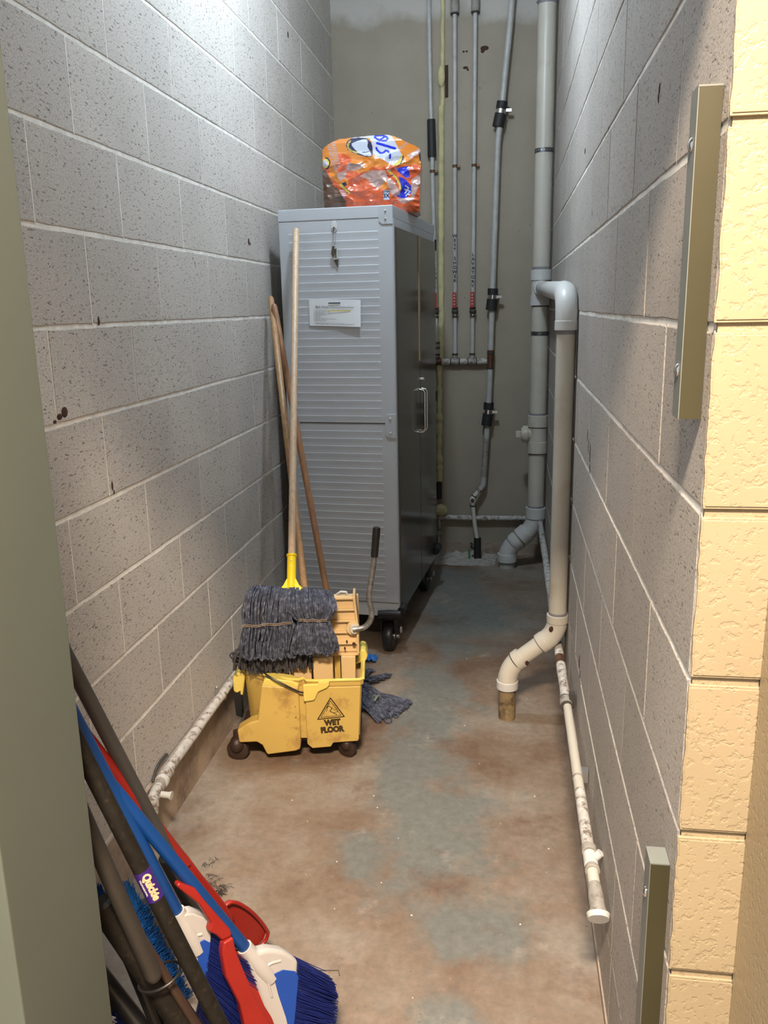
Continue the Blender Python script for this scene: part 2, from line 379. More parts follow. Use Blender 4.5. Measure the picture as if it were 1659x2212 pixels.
for r in range(1, 16):
    z = J1 + (r - 1) * CH
    H = min(CH, ZC - z)
    if H < .05: continue
    ph = .0536 if r % 2 == 0 else .2568
    for a, b in spans(YF + .0, YB, ph):
        # left wall: outward normal +x, local x along -y -> rotation -90deg
        HJL.box((XL - .0019, a - .0026, z + .003), (XL - .0006, a + .0026, z + H - .003))
        put_block(block_mesh(b - a, H, BLK, 'L'), (XL - .0018 + random.uniform(-.0006, .0008), b, z), -math.pi / 2, wl)
    ph = .030 if r % 2 == 0 else .236
    for a, b in spans(YF + .004, YB, ph):
        HJR.box((XR + .0006, a - .0026, z + .003), (XR + .0019, a + .0026, z + H - .003))
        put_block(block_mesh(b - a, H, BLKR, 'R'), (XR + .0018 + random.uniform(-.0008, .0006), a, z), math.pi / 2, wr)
HJL.build('head_joints', MORT, wl, stuff=True); HJR.build('head_joints', MORTR, wr, stuff=True)
for a, b in spans(YF + .004, YB, .236):     # partial first course on the right
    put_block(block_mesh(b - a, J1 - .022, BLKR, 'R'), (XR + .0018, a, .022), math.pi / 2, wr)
# painted return wall right of the opening: yellow blocks facing the camera
wy = struct(MB().box((XR + .003, YF - .002, 0), (.2965, YF + .0035, 3.02)).build('wall_return', YEL))
for r in range(0, 15):
    z = J1 + (r - 1) * CH if r else 0
    z0 = max(z, 0); H = (J1 if r == 0 else CH)
    z0 = 0 if r == 0 else J1 + (r - 1) * CH
    if z0 + H > 3.02: H = 3.02 - z0
    if H < .04: continue
    L = .0775
    x0, x1, g, p = XR - .001 + random.uniform(-.0008, .0008), .2965, .0050, .0058
    mb = MB(); n = 14
    # irregular paint edge on the left side
    pr = []
    zs = [z0 + g + (H - 2 * g) * i / n for i in range(n + 1)]
    for zz in zs: pr.append((x0 + random.uniform(-.0009, .0014), zz))
    poly = pr + [(x1, zs[-1]), (x1, zs[0])]
    T = frame4((0, YF - .002, 0), (1, 0, 0), (0, 0, 1), (0, -1, 0))
    mb.prism(poly, 0, p - .0015, T)
    inner = [(q[0] + (.002 if k <= n else 0), max(zs[0] + .003, min(zs[-1] - .003, q[1]))) for k, q in enumerate(poly)]
    mb.prism(inner, p - .0016, p, T)
    o = mb.build('block', YEL, wy, bevel=.0012, seg=1)
# door jamb on the left (green painted steel) with a stop
jb = MB(); jb.box((-.615, .785, 0), (-.572, .985, 2.055))
jamb = struct(jb.build('trim_1', GREEN, bevel=.003))
MB().box((-.6, .785, 2.015), (.294, .985, 2.058)).build('trim_2', GREEN, bevel=.003)['kind'] = 'structure'

# ------------------------------------------------------------------ lamps as fixtures
t = thing('ceiling_lamp', 'round bulb lamp on the corridor ceiling above the bucket', 'lamp', (COOL[0], COOL[1], ZC))
MB().tube([(COOL[0], COOL[1], ZC), (COOL[0], COOL[1], ZC - .03)], .055, 24).build('lamp_base', HUB, t, True)
MB().tube([(COOL[0], COOL[1], ZC - .03), (COOL[0], COOL[1], ZC - .10)], .022, 16).build('socket', BLACK, t, True)
m, nt, b = newmat('lit_bulb'); b.inputs['Emission Color'].default_value = (.85, .93, 1, 1); b.inputs['Emission Strength'].default_value = 6
MB().tube([(COOL[0], COOL[1], ZC - .10), (COOL[0], COOL[1], ZC - .14), (COOL[0], COOL[1], ZC - .19), (COOL[0], COOL[1], ZC - .22)], [.018, .032, .030, .008], 20).build('bulb', m, t, True)
rehome(t)
t = thing('ceiling_light_panel', 'warm light panel on the ceiling outside the doorway', 'lamp', (-.06, -.40, 3.02))
MB().box((-.33, -.57, 3.0), (.21, -.23, 3.02)).build('housing', HUB, t); rehome(t)

# ------------------------------------------------------------------ drain pipes (PVC)
def ring(parent, a, b, r, m, name='fitting', n=28, smooth=True):
    return MB().cyl(a, b, r, n).build(name, m, parent, smooth, bevel=.0018)
def hub(parent, p, d, r, L, m=None, name='fitting'):
    p = Vector(p); d = Vector(d).normalized()
    return ring(parent, p - d * L / 2, p + d * L / 2, r, m or HUB, name)
def band(parent, p, d, r, L=.003, m=None):
    return hub(parent, p, d, r, L, m or BAND, 'joint_ring')
def elbow(parent, pts, r, m):
    return MB().tube(pts, r, 28).build('elbow', m, parent, True)
# back stack, 3 inch
X1, Y1 = .1665, 4.60; R1 = .0445
t = thing('drain_stack', 'thick ivory drain pipe running floor to ceiling in the back right corner', 'pipe', (.015, Y1, 0))
A = lambda z, x=X1: (x, Y1, z)
MB().cyl(A(ZC), A(.335), R1, 32).build('pipe', PVC, t, True)
hub(t, A(2.93), (0, 0, 1), .0535, .17); band(t, A(2.838), (0, 0, 1), .0465, .012, PRIMER)
for z in (2.175, 1.284):
    o = MB().cyl(A(z - .010), A(z + .010), R1 + .0022, 32).build('pipe_strap', STRAP, t, True)
    for k in range(9):
        a = math.radians(180 + k * 18); MB().cyl((X1 + (R1 + .0018) * math.cos(a), Y1 + (R1 + .0018) * math.sin(a), z), (X1 + (R1 + .0028) * math.cos(a), Y1 + (R1 + .0028) * math.sin(a), z), .0028, 8).build('strap_hole', CHROME, o)
# sanitary tee
band(t, A(1.612), (0, 0, 1), R1 + .001, .014, PRIMER)
hub(t, A(1.577), (0, 0, 1), .0545, .052); band(t, A(1.548), (0, 0, 1), .049)
MB().cyl(A(1.55), A(1.47), .0495, 32).build('tee_body', HUB, t, True)
hub(t, A(1.451), (0, 0, 1), .0545, .052); band(t, A(1.423), (0, 0, 1), .0468, .004)
# cleanout tee with square plug
band(t, A(.862), (0, 0, 1), R1 + .001, .012, PRIMER)
hub(t, A(.824), (0, 0, 1), .0545, .062, PVC); hub(t, A(.682), (0, 0, 1), .0545, .062, PVC)
MB().cyl(A(.80), A(.70), .050, 32).build('tee_body', PVC, t, True)
band(t, A(.648), (0, 0, 1), .0468, .004); band(t, A(.791), (0, 0, 1), .052, .003)
MB().cyl((.15, Y1, .752), (.108, Y1, .752), .038, 28).build('cleanout_neck', PVC, t, True)
hub(t, (.102, Y1, .752), (1, 0, 0), .0455, .028, PVC, 'cleanout_collar')
MB().cyl((.090, Y1, .752), (.080, Y1, .752), .036, 20).build('cleanout_cap', PVC, t, True, bevel=.002)
MB().box((.050, Y1 - .017, .735), (.080, Y1 + .017, .769)).build('square_plug', PVC, t, bevel=.003)
# lower offset: two 45 degree elbows
band(t, A(.352), (0, 0, 1), R1 + .001, .016, PRIMER)
hub(t, A(.318), (0, 0, 1), .0555, .060); band(t, A(.289), (0, 0, 1), .051)
e1 = arc(A(.30), A(.232, .160), (.112, Y1, .196), 8); elbow(t, e1, .049, HUB)
d = Vector((.112 - .060, 0, .196 - .147)).normalized()
hub(t, (.106, Y1, .190), d, .0545, .048); band(t, (.087, Y1, .174), d, .050)
MB().cyl((.112, Y1, .196), (.052, Y1, .140), .0445, 32).build('pipe', PVC, t, True)
hub(t, (.064, Y1, .152), d, .0535, .036); e2 = arc((.066, Y1, .154), (.016, Y1, .108), (.0145, Y1, .06), 8); elbow(t, e2, .049, HUB)
band(t, (.044, Y1, .134), d, .0500)
hub(t, (.0145, Y1, .058), (0, 0, 1), .0545, .046); band(t, (.0145, Y1, .033), (0, 0, 1), .0505, .005)
MB().cyl((.0145, Y1, .04), (.0145, Y1, 0), .0445, 32).build('floor_stub', PVCG, t, True)
rehome(t)
# branch pipe, 2 inch: from the tee towards the camera, then down to the floor
X2, Y2, R2 = .1835, 2.796, .0302
t = thing('branch_drain', 'ivory drain pipe with elbows dropping to the floor beside the right wall', 'pipe', (.0165, Y2, 0))
b0 = Vector((.166, Y1 - .045, 1.512)); b1 = Vector((X2 - .004, Y2 + .10, 1.470)); bd = (b1 - b0).normalized()
MB().cyl(b0, b1, R2, 28).build('pipe', HUB, t, True)
hub(t, b0 + bd * .02, bd, .0385, .05)
MB().cyl(b0 + bd * .68, b1, .0335, 28).build('elbow_socket', HUB, t, True)
band(t, b0 + bd * .68, bd, .0338, .003, BAND)
el = [b1 - bd * .03] + arc(b1, (X2 - .001, Y2 - .005, 1.468), (X2, Y2, 1.375), 10)
MB().tube(el, .0352, 28).build('elbow', HUB, t, True)
hub(t, (X2, Y2, 1.366), (0, 0, 1), .0372, .030); band(t, (X2, Y2, 1.345), (0, 0, 1), R2 + .0008, .014, PRIMER)
MB().cyl((X2, Y2, 1.37), (X2, Y2, .37), R2, 32).build('pipe', PVC, t, True)
band(t, (X2, Y2, .402), (0, 0, 1), R2 + .0008, .010, PRIMER)
hub(t, (X2, Y2, .383), (0, 0, 1), .0372, .028, PVC)
q0, q1 = Vector((.142, Y2, .297)), Vector((.060, Y2, .229)); qd = (q0 - q1).normalized()
elbow(t, arc((X2, Y2, .375), (X2 - .002, Y2, .325), q0, 8), .0350, PVC)
hub(t, q0 + qd * -.006, qd, .0368, .026, PVC); band(t, q0 - qd * .021, qd, R2 + .0015, .004, PRIMER)
MB().cyl(q0, q1 - qd * .02, R2, 28).build('pipe', PVC, t, True)
MB().tube([q1 + qd * .012 + Vector((.012, -.026, -.012)), q1 + qd * .016 + Vector((.013, -.029, -.013))], [.008, .007], 12).build('dark_blemish', RUST, t)
hub(t, q1 - qd * .006, qd, .0368, .026, PVC)
elbow(t, arc(q1, (.0165, Y2, .192), (.0165, Y2, .135), 8), .0345, PVC)
band(t, q1 - qd * .021, qd, .0352, .003)
hub(t, (.0165, Y2, .130), (0, 0, 1), .0382, .030, HUB)
MB().cyl((.0165, Y2, .13), (.0165, Y2, 0), R2, 28).build('floor_stub', PVCD, t, True)
o = MB(); o.ball((X2 - .020, Y2 - .030, .352), .010, 10, 6, (1, .35, 1.2)); o.build('dark_blemish', RUST, t, True)
rehome(t)
# bare vertical cable clip line beside the branch pipe
o = MB().cyl((.2155, Y2 + .04, 1.36), (.2155, Y2 + .04, .02), .0028, 8).build('conduit_wire', BAND, None, True)
tag(o, 'thin dark wire running down the right wall behind the ivory branch pipe', 'wire')

# ------------------------------------------------------------------ supply pipes on the back wall
YS = 4.822
def supply(x0, x1, xs, name_label, word, sleeve, zt=ZC, top_sleeve=None):
    t = thing('supply_pipe', name_label, 'pipe', (x1, YS, 1.13), 'white supply pipes on the back wall')
    X = lambda z: x1 + (x0 - x1) * max(0, min(1, (z - 1.13) / (2.95 - 1.13)))
    pts = [(X(z), YS, z) for z in (zt, 2.6, 2.2, 1.8, 1.13)]
    MB().tube(pts, .0112, 14).build('pipe', SUP, t, True)
    if sleeve:
        MB().tube([(X(2.391), YS, 2.391), (X(2.3), YS, 2.3), (X(2.208), YS - .003, 2.208)], [.0215, .0225, .0235], 14).build('black_sleeve', RUBBER, t, True)
    if top_sleeve:
        MB().tube([(X(3.0), YS, ZC), (X(2.89), YS, 2.89)], .0215, 16).build('grey_sleeve', PIPEG, t, True)
        band(t, (X(2.89), YS, 2.887), (0, 0, 1), .0225, .008)
    zc = 2.134 if sleeve else 2.155
    o = MB(); o.cyl((X(zc), YS, zc - .007), (X(zc), YS, zc + .007), .0135, 14); o.box((X(zc) + .008, YS, zc - .006), (X(zc) + .028, YS + .020, zc + .006)); o.build('pipe_clip', BRASS, t)
    # ball valve with red lever pointing up
    o = MB(); o.cyl((X(1.4), YS - .002, 1.372), (X(1.4), YS - .002, 1.424), .0165, 14); o.ball((X(1.4), YS - .006, 1.402), .019, 12, 8); v = o.build('valve_body', BAND, t, True)
    o = MB(); o.cyl((X(1.4), YS - .002, 1.379), (X(1.4), YS - .002, 1.387), .0172, 14); o.build('valve_band', CHROME, v, True)
    o = MB(); o.box((X(1.42) - .012, YS - .032, 1.420), (X(1.42) + .008, YS - .026, 1.505)); o.build('valve_handle', REDV, v, bevel=.003)
    o = MB()
    for k in range(4): o.box((X(1.42) - .007, YS - .0335, 1.438 + k * .016), (X(1.42) + .002, YS - .032, 1.444 + k * .016))
    o.build('handle_marks', WHITEP, v)
    # hand lettering, one character under the other
    z = {'EAST SHOWER': 1.77, 'WEST SHOWER': 1.80, 'LAVATORY': 1.70}[word]
    for i, ch in enumerate(word):
        if ch != ' ':
            zz = z - i * .0235
            T = frame4((X(zz) + random.uniform(-.001, .001), YS - .0122, zz), (1, 0, .08), (-.08, 0, 1), (0, -1, 0))
            text_mesh('lettering', ch, .023, T, PEN, t, .0006, .0006)
    rehome(t); return t, X
tA, XA = supply(-.428, -.392, 0, 'leftmost white supply pipe with black foam sleeve, lettered EAST SHOWER', 'EAST SHOWER', True)
tB, XB = supply(-.293, -.290, 0, 'second white supply pipe, lettered WEST SHOWER, right of the yellow foam', 'WEST SHOWER', False, top_sleeve=True)
tC, XCc = supply(-.187, -.194, 0, 'third white supply pipe, lettered LAVATORY, red valve handle', 'LAVATORY', False, top_sleeve=True)
# header pipe
t = thing('manifold_pipe', 'horizontal header pipe joining the supply pipes on the back wall', 'pipe', (-.25, YS, 1.13))
for a, b in ((-.43, -.412), (-.375, -.308), (-.272, -.212), (-.176, -.108)):
    xs = [a + (b - a) * i / 6 for i in range(7)]
    MB().tube([(x, YS, 1.128) for x in xs], [.0165 + random.uniform(-.001, .002) for _ in xs], 16).build('pipe', SCAB, t, True)
for x, m in ((-.392, BRASS), (-.290, PIPEG), (-.194, PIPEG)):
    o = MB(); o.cyl((x - .021, YS, 1.128), (x + .021, YS, 1.128), .0185, 16); o.cyl((x, YS, 1.128), (x, YS, 1.162), .0165, 16); o.build('tee', m, t, True)
    band(t, (x, YS, 1.168), (0, 0, 1), .0168, .012); band(t, (x - .024, YS, 1.128), (1, 0, 0), .0195, .006); band(t, (x + .024, YS, 1.128), (1, 0, 0), .0195, .006)
    band(t, (x, YS, 1.158), (0, 0, 1), .0172, .004, CHROME)
for z in (1.232, 1.205): band(t, (-.392, YS, z), (0, 0, 1), .0175, .010)
MB().cyl((-.392, YS, 1.16), (-.392, YS, 1.24), .0155, 14).build('union', PIPEG, t, True)
rehome(t)
# larger riser with rubber couplings
t = thing('riser_pipe', 'larger grey riser pipe joined with black rubber couplings on the back wall', 'pipe', (-.155, 4.74, 0))
P = [(.015, 4.80, ZC), (-.012, 4.80, 2.80), (-.045, 4.80, 2.45), (-.066, 4.80, 2.25), (-.084, 4.80, 1.55), (-.090, 4.80, 1.30), (-.096, 4.80, 1.0), (-.107, 4.80, .76), (-.124, 4.80, .475)]
MB().tube(P, .0158, 16).build('pipe', SUP, t, True)
MB().tube([(-.110, 4.80, .70), (-.124, 4.80, .475)], .0166, 16).build('grimy_section', PIPEG, t, True)
o = MB().cyl((-.092, 4.80, 1.19), (-.0935, 4.80, 1.09), .0185, 16).build('brown_tee', BRASS, t, True)
band(t, (-.0915, 4.80, 1.175), (0, 0, 1), .0195, .012); band(t, (-.0935, 4.80, 1.092), (0, 0, 1), .0195, .010)
for (xa, za, xb, zb) in ((-.045, 2.455, -.062, 2.335), (-.083, 1.520, -.088, 1.405), (-.099, .900, -.107, .772)):
    a = Vector((xa, 4.80, za)); b = Vector((xb, 4.80, zb)); dd = (b - a)
    MB().tube([a, a + dd * .30], .0285, 18).build('rubber_coupling', RUBBER, t, True)
    MB().tube([a + dd * .48, b + Vector((-.004, 0, 0))], [.0295, .0305], 18).build('rubber_coupling', RUBBER, t, True)
    MB().tube([a + dd * .30, a + dd * .48], .0255, 18).build('steel_clamp', CHROME, t, True)
    MB().box((xa + .020, 4.775, a.z + dd.z * .45), (xa + .048, 4.79, a.z + dd.z * .33)).build('clamp_screw', ZINC, t)
MB().tube([(-.124, 4.80, .475), (-.126, 4.80, .43), (-.142, 4.795, .405)], .0165, 16).build('elbow', SUP, t, True)
MB().tube([(-.142, 4.795, .405), (-.180, 4.78, .362)], .0135, 16).build('offset_pipe', PVC, t, True)
band(t, (-.146, 4.794, .400), (-.7, 0, -.7), .0165, .004); band(t, (-.152, 4.792, .393), (-.7, 0, -.7), .0165, .004); band(t, (-.178, 4.78, .366), (-.4, 0, -.9), .0168, .006)
o = MB(); o.ball((-.186, 4.770, .340), .018, 14, 10, (1, 1, 1.5)); o.build('elbow', HUB, t, True)
o = MB(); o.ball((-.186, 4.755, .345), .0095, 12, 8, (1, .6, 1.4)); o.build('brown_plug', BRASS, t, True)
band(t, (-.186, 4.768, .312), (0, 0, 1), .0175, .008)
MB().tube([(-.186, 4.768, .325), (-.172, 4.755, .20), (-.156, 4.74, .11)], .0125, 16).build('lower_pipe', PVC, t, True)
MB().tube([(-.155, 4.74, .128), (-.155, 4.74, 0)], [.020, .022], 18).build('floor_sleeve', RUBBER, t, True)
o = MB(); o.ball((-.181, 4.725, .078), .0145, 10, 8); o.ball((-.190, 4.72, .100), .007, 8, 6); v = o.build('drain_valve', BAND, t, True)
MB().box((-.207, 4.712, .012), (-.198, 4.720, .075)).build('green_handle', GRNV, v, bevel=.002)
rehome(t)
# yellow foam along the wall joint
o = MB()
def foam(zs, xs, r0, jit, lump):
    pts = []; rs = []
    z = zs[0]
    while z > zs[1]:
        f = (z - zs[1]) / (zs[0] - zs[1]); x = xs[1] + (xs[0] - xs[1]) * f
        n_ = noise.noise(Vector((z * 9, 3.1, 0))); n2 = noise.noise(Vector((z * 38, 7.7, 0)))
        pts.append((x + n_ * .005, 4.842, z)); rs.append(max(.006, r0 * 1.12 + jit * n_ + lump * n2)); z -= .010
    return pts, rs
o.tube(*foam((ZC - .005, 2.45), (-.352, -.360), .0100, .002, .0025), n=10)
o.tube(*foam((2.46, 1.13), (-.364, -.372), .0150, .003, .0030), n=10)
o.tube(*foam((1.13, .43), (-.380, -.382), .0135, .003, .0105), n=10)
o.ball((-.363, 4.83, 2.60), .019, 10, 8, (1, .6, 2.8))
o = o.build('foam_sealant', FOAM, None, True); tag(o, 'bumpy strip of yellow expanding foam running down the back wall', 'foam')
o = MB(); o.tube([(-.385, 4.835, .43), (-.385, 4.835, .335)], .017, 12); o = o.build('foam_wrap', RUBBER, None, True); tag(o, 'short black wrap below the yellow foam strip near the floor', 'wrap')
o = MB(); o.ball((-.372, 4.80, .275), .038, 16, 12, (1, .8, .95)); o.tube([(-.375, 4.79, .272), (-.45, 4.75, .268)], .014, 10)
o = o.build('foam_lump', FOAM, None, True); tag(o, 'round lump of yellow foam on the low horizontal pipe behind the cabinet', 'foam')
o = MB(); o.cyl((-.383, 4.82, .24), (-.383, 4.82, .16), .0105, 12); o.ball((-.384, 4.815, .13), .017, 8, 6); o.ball((-.392, 4.81, .09), .022, 8, 6, (1, 1, 1.4)); o.cyl((-.383, 4.82, .10), (-.383, 4.82, 0), .012, 12)
o = o.build('short_riser', PIPEG, None, True); tag(o, 'short dirty pipe stub with fitting standing on the floor under the foam lump', 'pipe')
o = MB().box((-.345, YB - .004, 2.40), (-.328, YB + .002, 2.745)); o = o.build('wall_gouge', RUST, None); 
o.scale = (1, 1, .45); o.location = (0, 0, 1.42); tag(o, 'dark rusty slot in the back wall beside the yellow foam', 'slot')
# rust blemishes of the wall
o = MB()
for (x, z, a, b_) in ((-.140, 2.725, .022, .012), (-.150, 2.712, .010, .010), (-.248, 2.715, .006, .005), (-.232, 2.715, .006, .005), (-.238, 2.638, .014, .007), (-.226, 2.628, .006, .006)):
    o.ball((x, YB - .0005, z), 1, 12, 6, (a, .002, b_))
o = o.build('rust_spots', RUST, wb, True); o['kind'] = 'stuff'
# low pipe on the back wall
t = thing('low_wall_pipe', 'low horizontal white flaking pipe along the foot of the back wall', 'pipe', (-.2, 4.82, .227))
xs = [-.90 + i * .04 for i in range(27)]
MB().tube([(x, 4.822, .227 + .002 * math.sin(x * 9)) for x in xs], [.0150 + random.uniform(-.0008, .0014) for _ in xs], 14).build('pipe', SCAB, t, True)
MB().box((-.60, 4.822, .215), (-.585, 4.855, .240)).build('wall_bracket', ZINC, t); MB().box((.05, 4.822, .215), (.065, 4.855, .240)).build('wall_bracket', ZINC, t)
rehome(t)
# left wall pipe with end valve
t = thing('left_wall_pipe', 'white flaking pipe low on the left wall ending in a valve', 'pipe', (-.925, 1.92, .18))
ys = [1.99 + i * .06 for i in range(46)]
MB().tube([(-.922, y, .189 + .003 * math.sin(y * 3)) for y in ys], [.0145 + random.uniform(-.0006, .0012) for _ in ys], 14).build('pipe', SCAB, t, True)
o = MB(); o.cyl((-.922, 2.48, .189), (-.922, 2.488, .189), .0172, 14); o.box((-.944, 2.480, .190), (-.934, 2.488, .214)); o.ball((-.939, 2.484, .218), .005, 8, 6); o.build('pipe_strap', ZINC, t, True)
hub(t, (-.922, 2.005, .184), (0, 1, 0), .0175, .035, SCAB); hub(t, (-.922, 1.975, .180), (0, 1, 0), .0195, .016, HUB); hub(t, (-.922, 1.956, .178), (0, 1, 0), .0175, .012, PIPEG)
o = MB(); o.tube([(-.922, 1.96, .178), (-.920, 1.935, .176), (-.918, 1.905, .172), (-.916, 1.885, .168)], [.014, .017, .015, .021], 16)
o.tube([(-.918, 1.885, .178), (-.918, 1.885, .140)], .0185, 16); o.build('valve', SCAB, t, True)
MB().tube([(-.912, 1.925, .172), (-.885, 1.925, .170), (-.875, 1.925, .169)], [.009, .009, .0125], 12).build('valve_outlet', HUB, t, True)
MB().tube(arc((-.940, 2.06, .212), (-.944, 1.99, .222), (-.942, 1.96, .185), 6), .004, 8).build('cable_loop', BAND, t, True)
rehome(t)
# right wall pipe
t = thing('right_wall_pipe', 'long white pipe low along the right wall ending in a grey spigot', 'pipe', (.19, 1.52, .27))
def zr(y): return .272 + (.005 * math.sin(y * 2.2))
ys = [2.40 + i * .07 for i in range(34)]
MB().tube([(.190, y, zr(y) - .0) for y in ys], [.0150 + random.uniform(-.0006, .0014) for _ in ys], 14).build('pipe', SCAB, t, True)
MB().tube([(.190, y, zr(y)) for y in (2.66, 2.72)], .0165, 14).build('brown_section', BRASS, t, True)
hub(t, (.190, 2.385, zr(2.39)), (0, 1, 0), .0185, .04, PIPEG); band(t, (.190, 2.362, zr(2.36)), (0, 1, 0), .0185, .008); band(t, (.190, 2.407, zr(2.4)), (0, 1, 0), .0185, .006)
ys = [1.665 + i * .06 for i in range(13)]
MB().tube([(.192, y, zr(y)) for y in ys], [.0128] * 13, 14).build('pipe', PVC, t, True)
MB().tube([(.192, y, zr(y)) for y in ys[:5]], [.0134] * 5, 14).build('worn_section', SCAB, t, True)
hub(t, (.192, 1.965, zr(1.96)), (0, 1, 0), .0140, .010, PIPEG)
MB().box((.198, 2.375, .255), (.2155, 2.40, .30)).build('wall_bracket', BAND, t); MB().box((.200, 1.955, .262), (.2155, 1.975, .295)).build('wall_bracket', ZINC, t)
hub(t, (.192, 1.660, .276), (0, 1, 0), .0165, .018, PIPEG); hub(t, (.192, 1.628, .274), (0, 1, 0), .0150, .040, HUB); hub(t, (.193, 1.600, .272), (0, 1, 0), .0160, .012, PIPEG)
MB().tube([(.200, 1.635, .274), (.2135, 1.635, .290)], .009, 12).build('side_outlet', HUB, t, True)
MB().cyl((.193, 1.60, .271), (.194, 1.555, .266), .0125, 14).build('pipe', PVC, t, True)
o = MB(); o.tube([(.194, 1.560, .266), (.194, 1.53, .262), (.195, 1.500, .256), (.195, 1.488, .250)], [.013, .0155, .0160, .021], 18); o.build('spigot', PIPEG, t, True)
MB().tube([(.195, 1.490, .252), (.195, 1.481, .247)], [.0235, .021], 18).build('spigot_handle', HUB, t, True)
rehome(t)

# ------------------------------------------------------------------ brackets on the right wall at the doorway
def bracket(z0, z1, label, screws):
    t = thing('metal_bracket', label, 'bracket', (XR, 1.02, z0), 'metal brackets at the doorway')
    b = MB(); x0, x1, y0, y1 = .1935, XR - .0006, 1.000, 1.036
    b.box((x0 + .001, y0, z0), (x1, y0 + .003, z1)); MB().box((x0, y0 + .0005, z0), (x0 + .003, y1, z1)).build('side_flange', FLG, t); b.build('channel', BRKT, t); MB().box((x0, y0, z1), (x1, y1, z1 + .0018)).build('end_cap', FLG, t)
    for z in screws:
        o = MB(); o.ball((x0 - .0005, 1.018, z), .0075, 12, 8, (.55, 1, 1)); o.build('screw', CHROME, t, True)
    rehome(t)
bracket(1.303, 1.651, 'upper olive metal channel bracket beside the yellow corner', (1.597, 1.357))
bracket(.30, .722, 'lower olive metal channel bracket near the floor beside the yellow corner', (.668, .36))

# ------------------------------------------------------------------ rolling steel cabinet
TH = math.radians(5.1); FC = Vector((-.435, 3.32, 0))
ux = Vector((-math.cos(TH), math.sin(TH), 0))      # along the narrow ridged face, away from the corner
vy = Vector((math.sin(TH), math.cos(TH), 0))       # along the doors, deeper into the room
CW, CD, CZ0, CZ1 = .453, .905, .168, 1.805
def CP(u, v, z): return FC + ux * u + vy * v + Vector((0, 0, z))
TC = frame4(FC, ux, vy, (0, 0, 1))                 # left handed is fine: normals get recalculated
TC = Matrix((ux, vy, Vector((0, 0, 1)))).transposed().to_4x4(); TC.translation = FC
t = thing('storage_cabinet', 'tall grey rolling steel cabinet with ridged side and stainless doors', 'cabinet', CP(.22, .45, 0))
def cb(lo, hi, name, m, bev=0, par=None, smooth=False):
    return MB().box(lo, hi, TC).build(name, m, par or t, bevel=bev)
cb((.004, .012, CZ0 + .01), (CW - .004, CD - .01, CZ1 - .02), 'body', CABT)
cb((0, 0, CZ0), (CW, .012, CZ1 - .045), 'side_panel', CAB, .002)
cb((-.002, -.002, CZ1 - .045), (CW + .002, CD, CZ1), 'top_cap', CAB, .003)
b = MB()
z = 1.712
while z > .235:
    if abs(z - .985) > .012:
        n = [(.058, z - .004), (.052, z), (.058, z + .003), (.412, z + .003), (.418, z), (.412, z - .004)]
        vs = []
        # lapped ridge: proud at the top edge, dying out downwards
        for (u, zz, pv) in ((.056, z + .0035, 0), (.414, z + .0035, 0), (.414, z, .0010), (.056, z, .0010), (.414, z - .016, 0), (.056, z - .016, 0)):
            vs.append(CP(u, -pv, zz))
        b.add(vs, [(0, 1, 2, 3), (3, 2, 4, 5), (0, 3, 5), (1, 4, 2)])
    z -= .0305
b.build('pressed_ridges', CAB, t)
cb((.02, -.0016, .981), (.40, .004, .985), 'seam', BAND)
cb((.0, -.0014, .228), (CW, .004, .230), 'seam', BAND)
def plate(u0, u1, z0, z1, name='corner_plate'):
    p = [(u0, z0 + .01), (u0, z1), (u1 - .008, z1), (u1, z1 - .008), (u1, z0 + .012), (u1 - .012, z0), (u0 + .0, z0)]
    T = Matrix((ux, Vector((0, 0, 1)), -vy)).transposed().to_4x4(); T.translation = FC
    o = MB().prism(p, .0005, .004, T).build(name, CABT, t, bevel=.001)
    for zz in (z0 + .020, z1 - .018):
        r = MB(); c = CP((u0 + u1) / 2, -.005, zz); r.ball(c, .0045, 10, 6); r.build('rivet', CHROME, o, True)
    return o
plate(-.001, .053, 1.737, 1.803); plate(-.001, .042, .925, 1.020)
# door side
def side(v0, v1, z0, z1, p0, p1, name, m, bev=.001, par=None):
    return MB().box((-p1, v0, z0), (-p0, v1, z1), TC).build(name, m, par or t, bevel=bev)
side(.0, .022, CZ0, CZ1 - .045, 0, .004, 'door_frame', CABT)
side(CD - .02, CD, CZ0, CZ1 - .045, 0, .004, 'door_frame', CABT)
side(.02, CD - .02, CZ1 - .075, CZ1 - .045, 0, .002, 'door_frame', CABT)
d1 = side(.024, .462, CZ0 + .012, CZ1 - .078, -.003, .010, 'door', STEEL)
d2 = side(.470, CD - .022, CZ0 + .012, CZ1 - .078, -.003, .010, 'door', STEEL)
for v, dr in ((.440, d1), (.492, d2)):
    p = [CP(-.012, v, 1.075), CP(-.030, v, 1.072), CP(-.036, v, 1.062), CP(-.036, v, .90), CP(-.030, v, .888), CP(-.012, v, .885)]
    MB().tube(p, .0045, 10).build('handle', CHROME, dr, True)
o = MB(); o.cyl(CP(-.008, .515, 1.115), CP(-.020, .515, 1.115), .009, 14); o.build('lock', CHROME, d2, True)
MB().box((-.013, .452, 1.20), (-.010, .480, CZ1 - .08), TC).build('door_edge_strip', mat('tan_edge_protector', (.36, .24, .14), .4), d2)
for zz in (1.715, 1.0, .26):
    MB().cyl(CP(-.008, CD - .010, zz - .025), CP(-.008, CD - .010, zz + .025), .006, 10).build('hinge', BLACK, t, True)
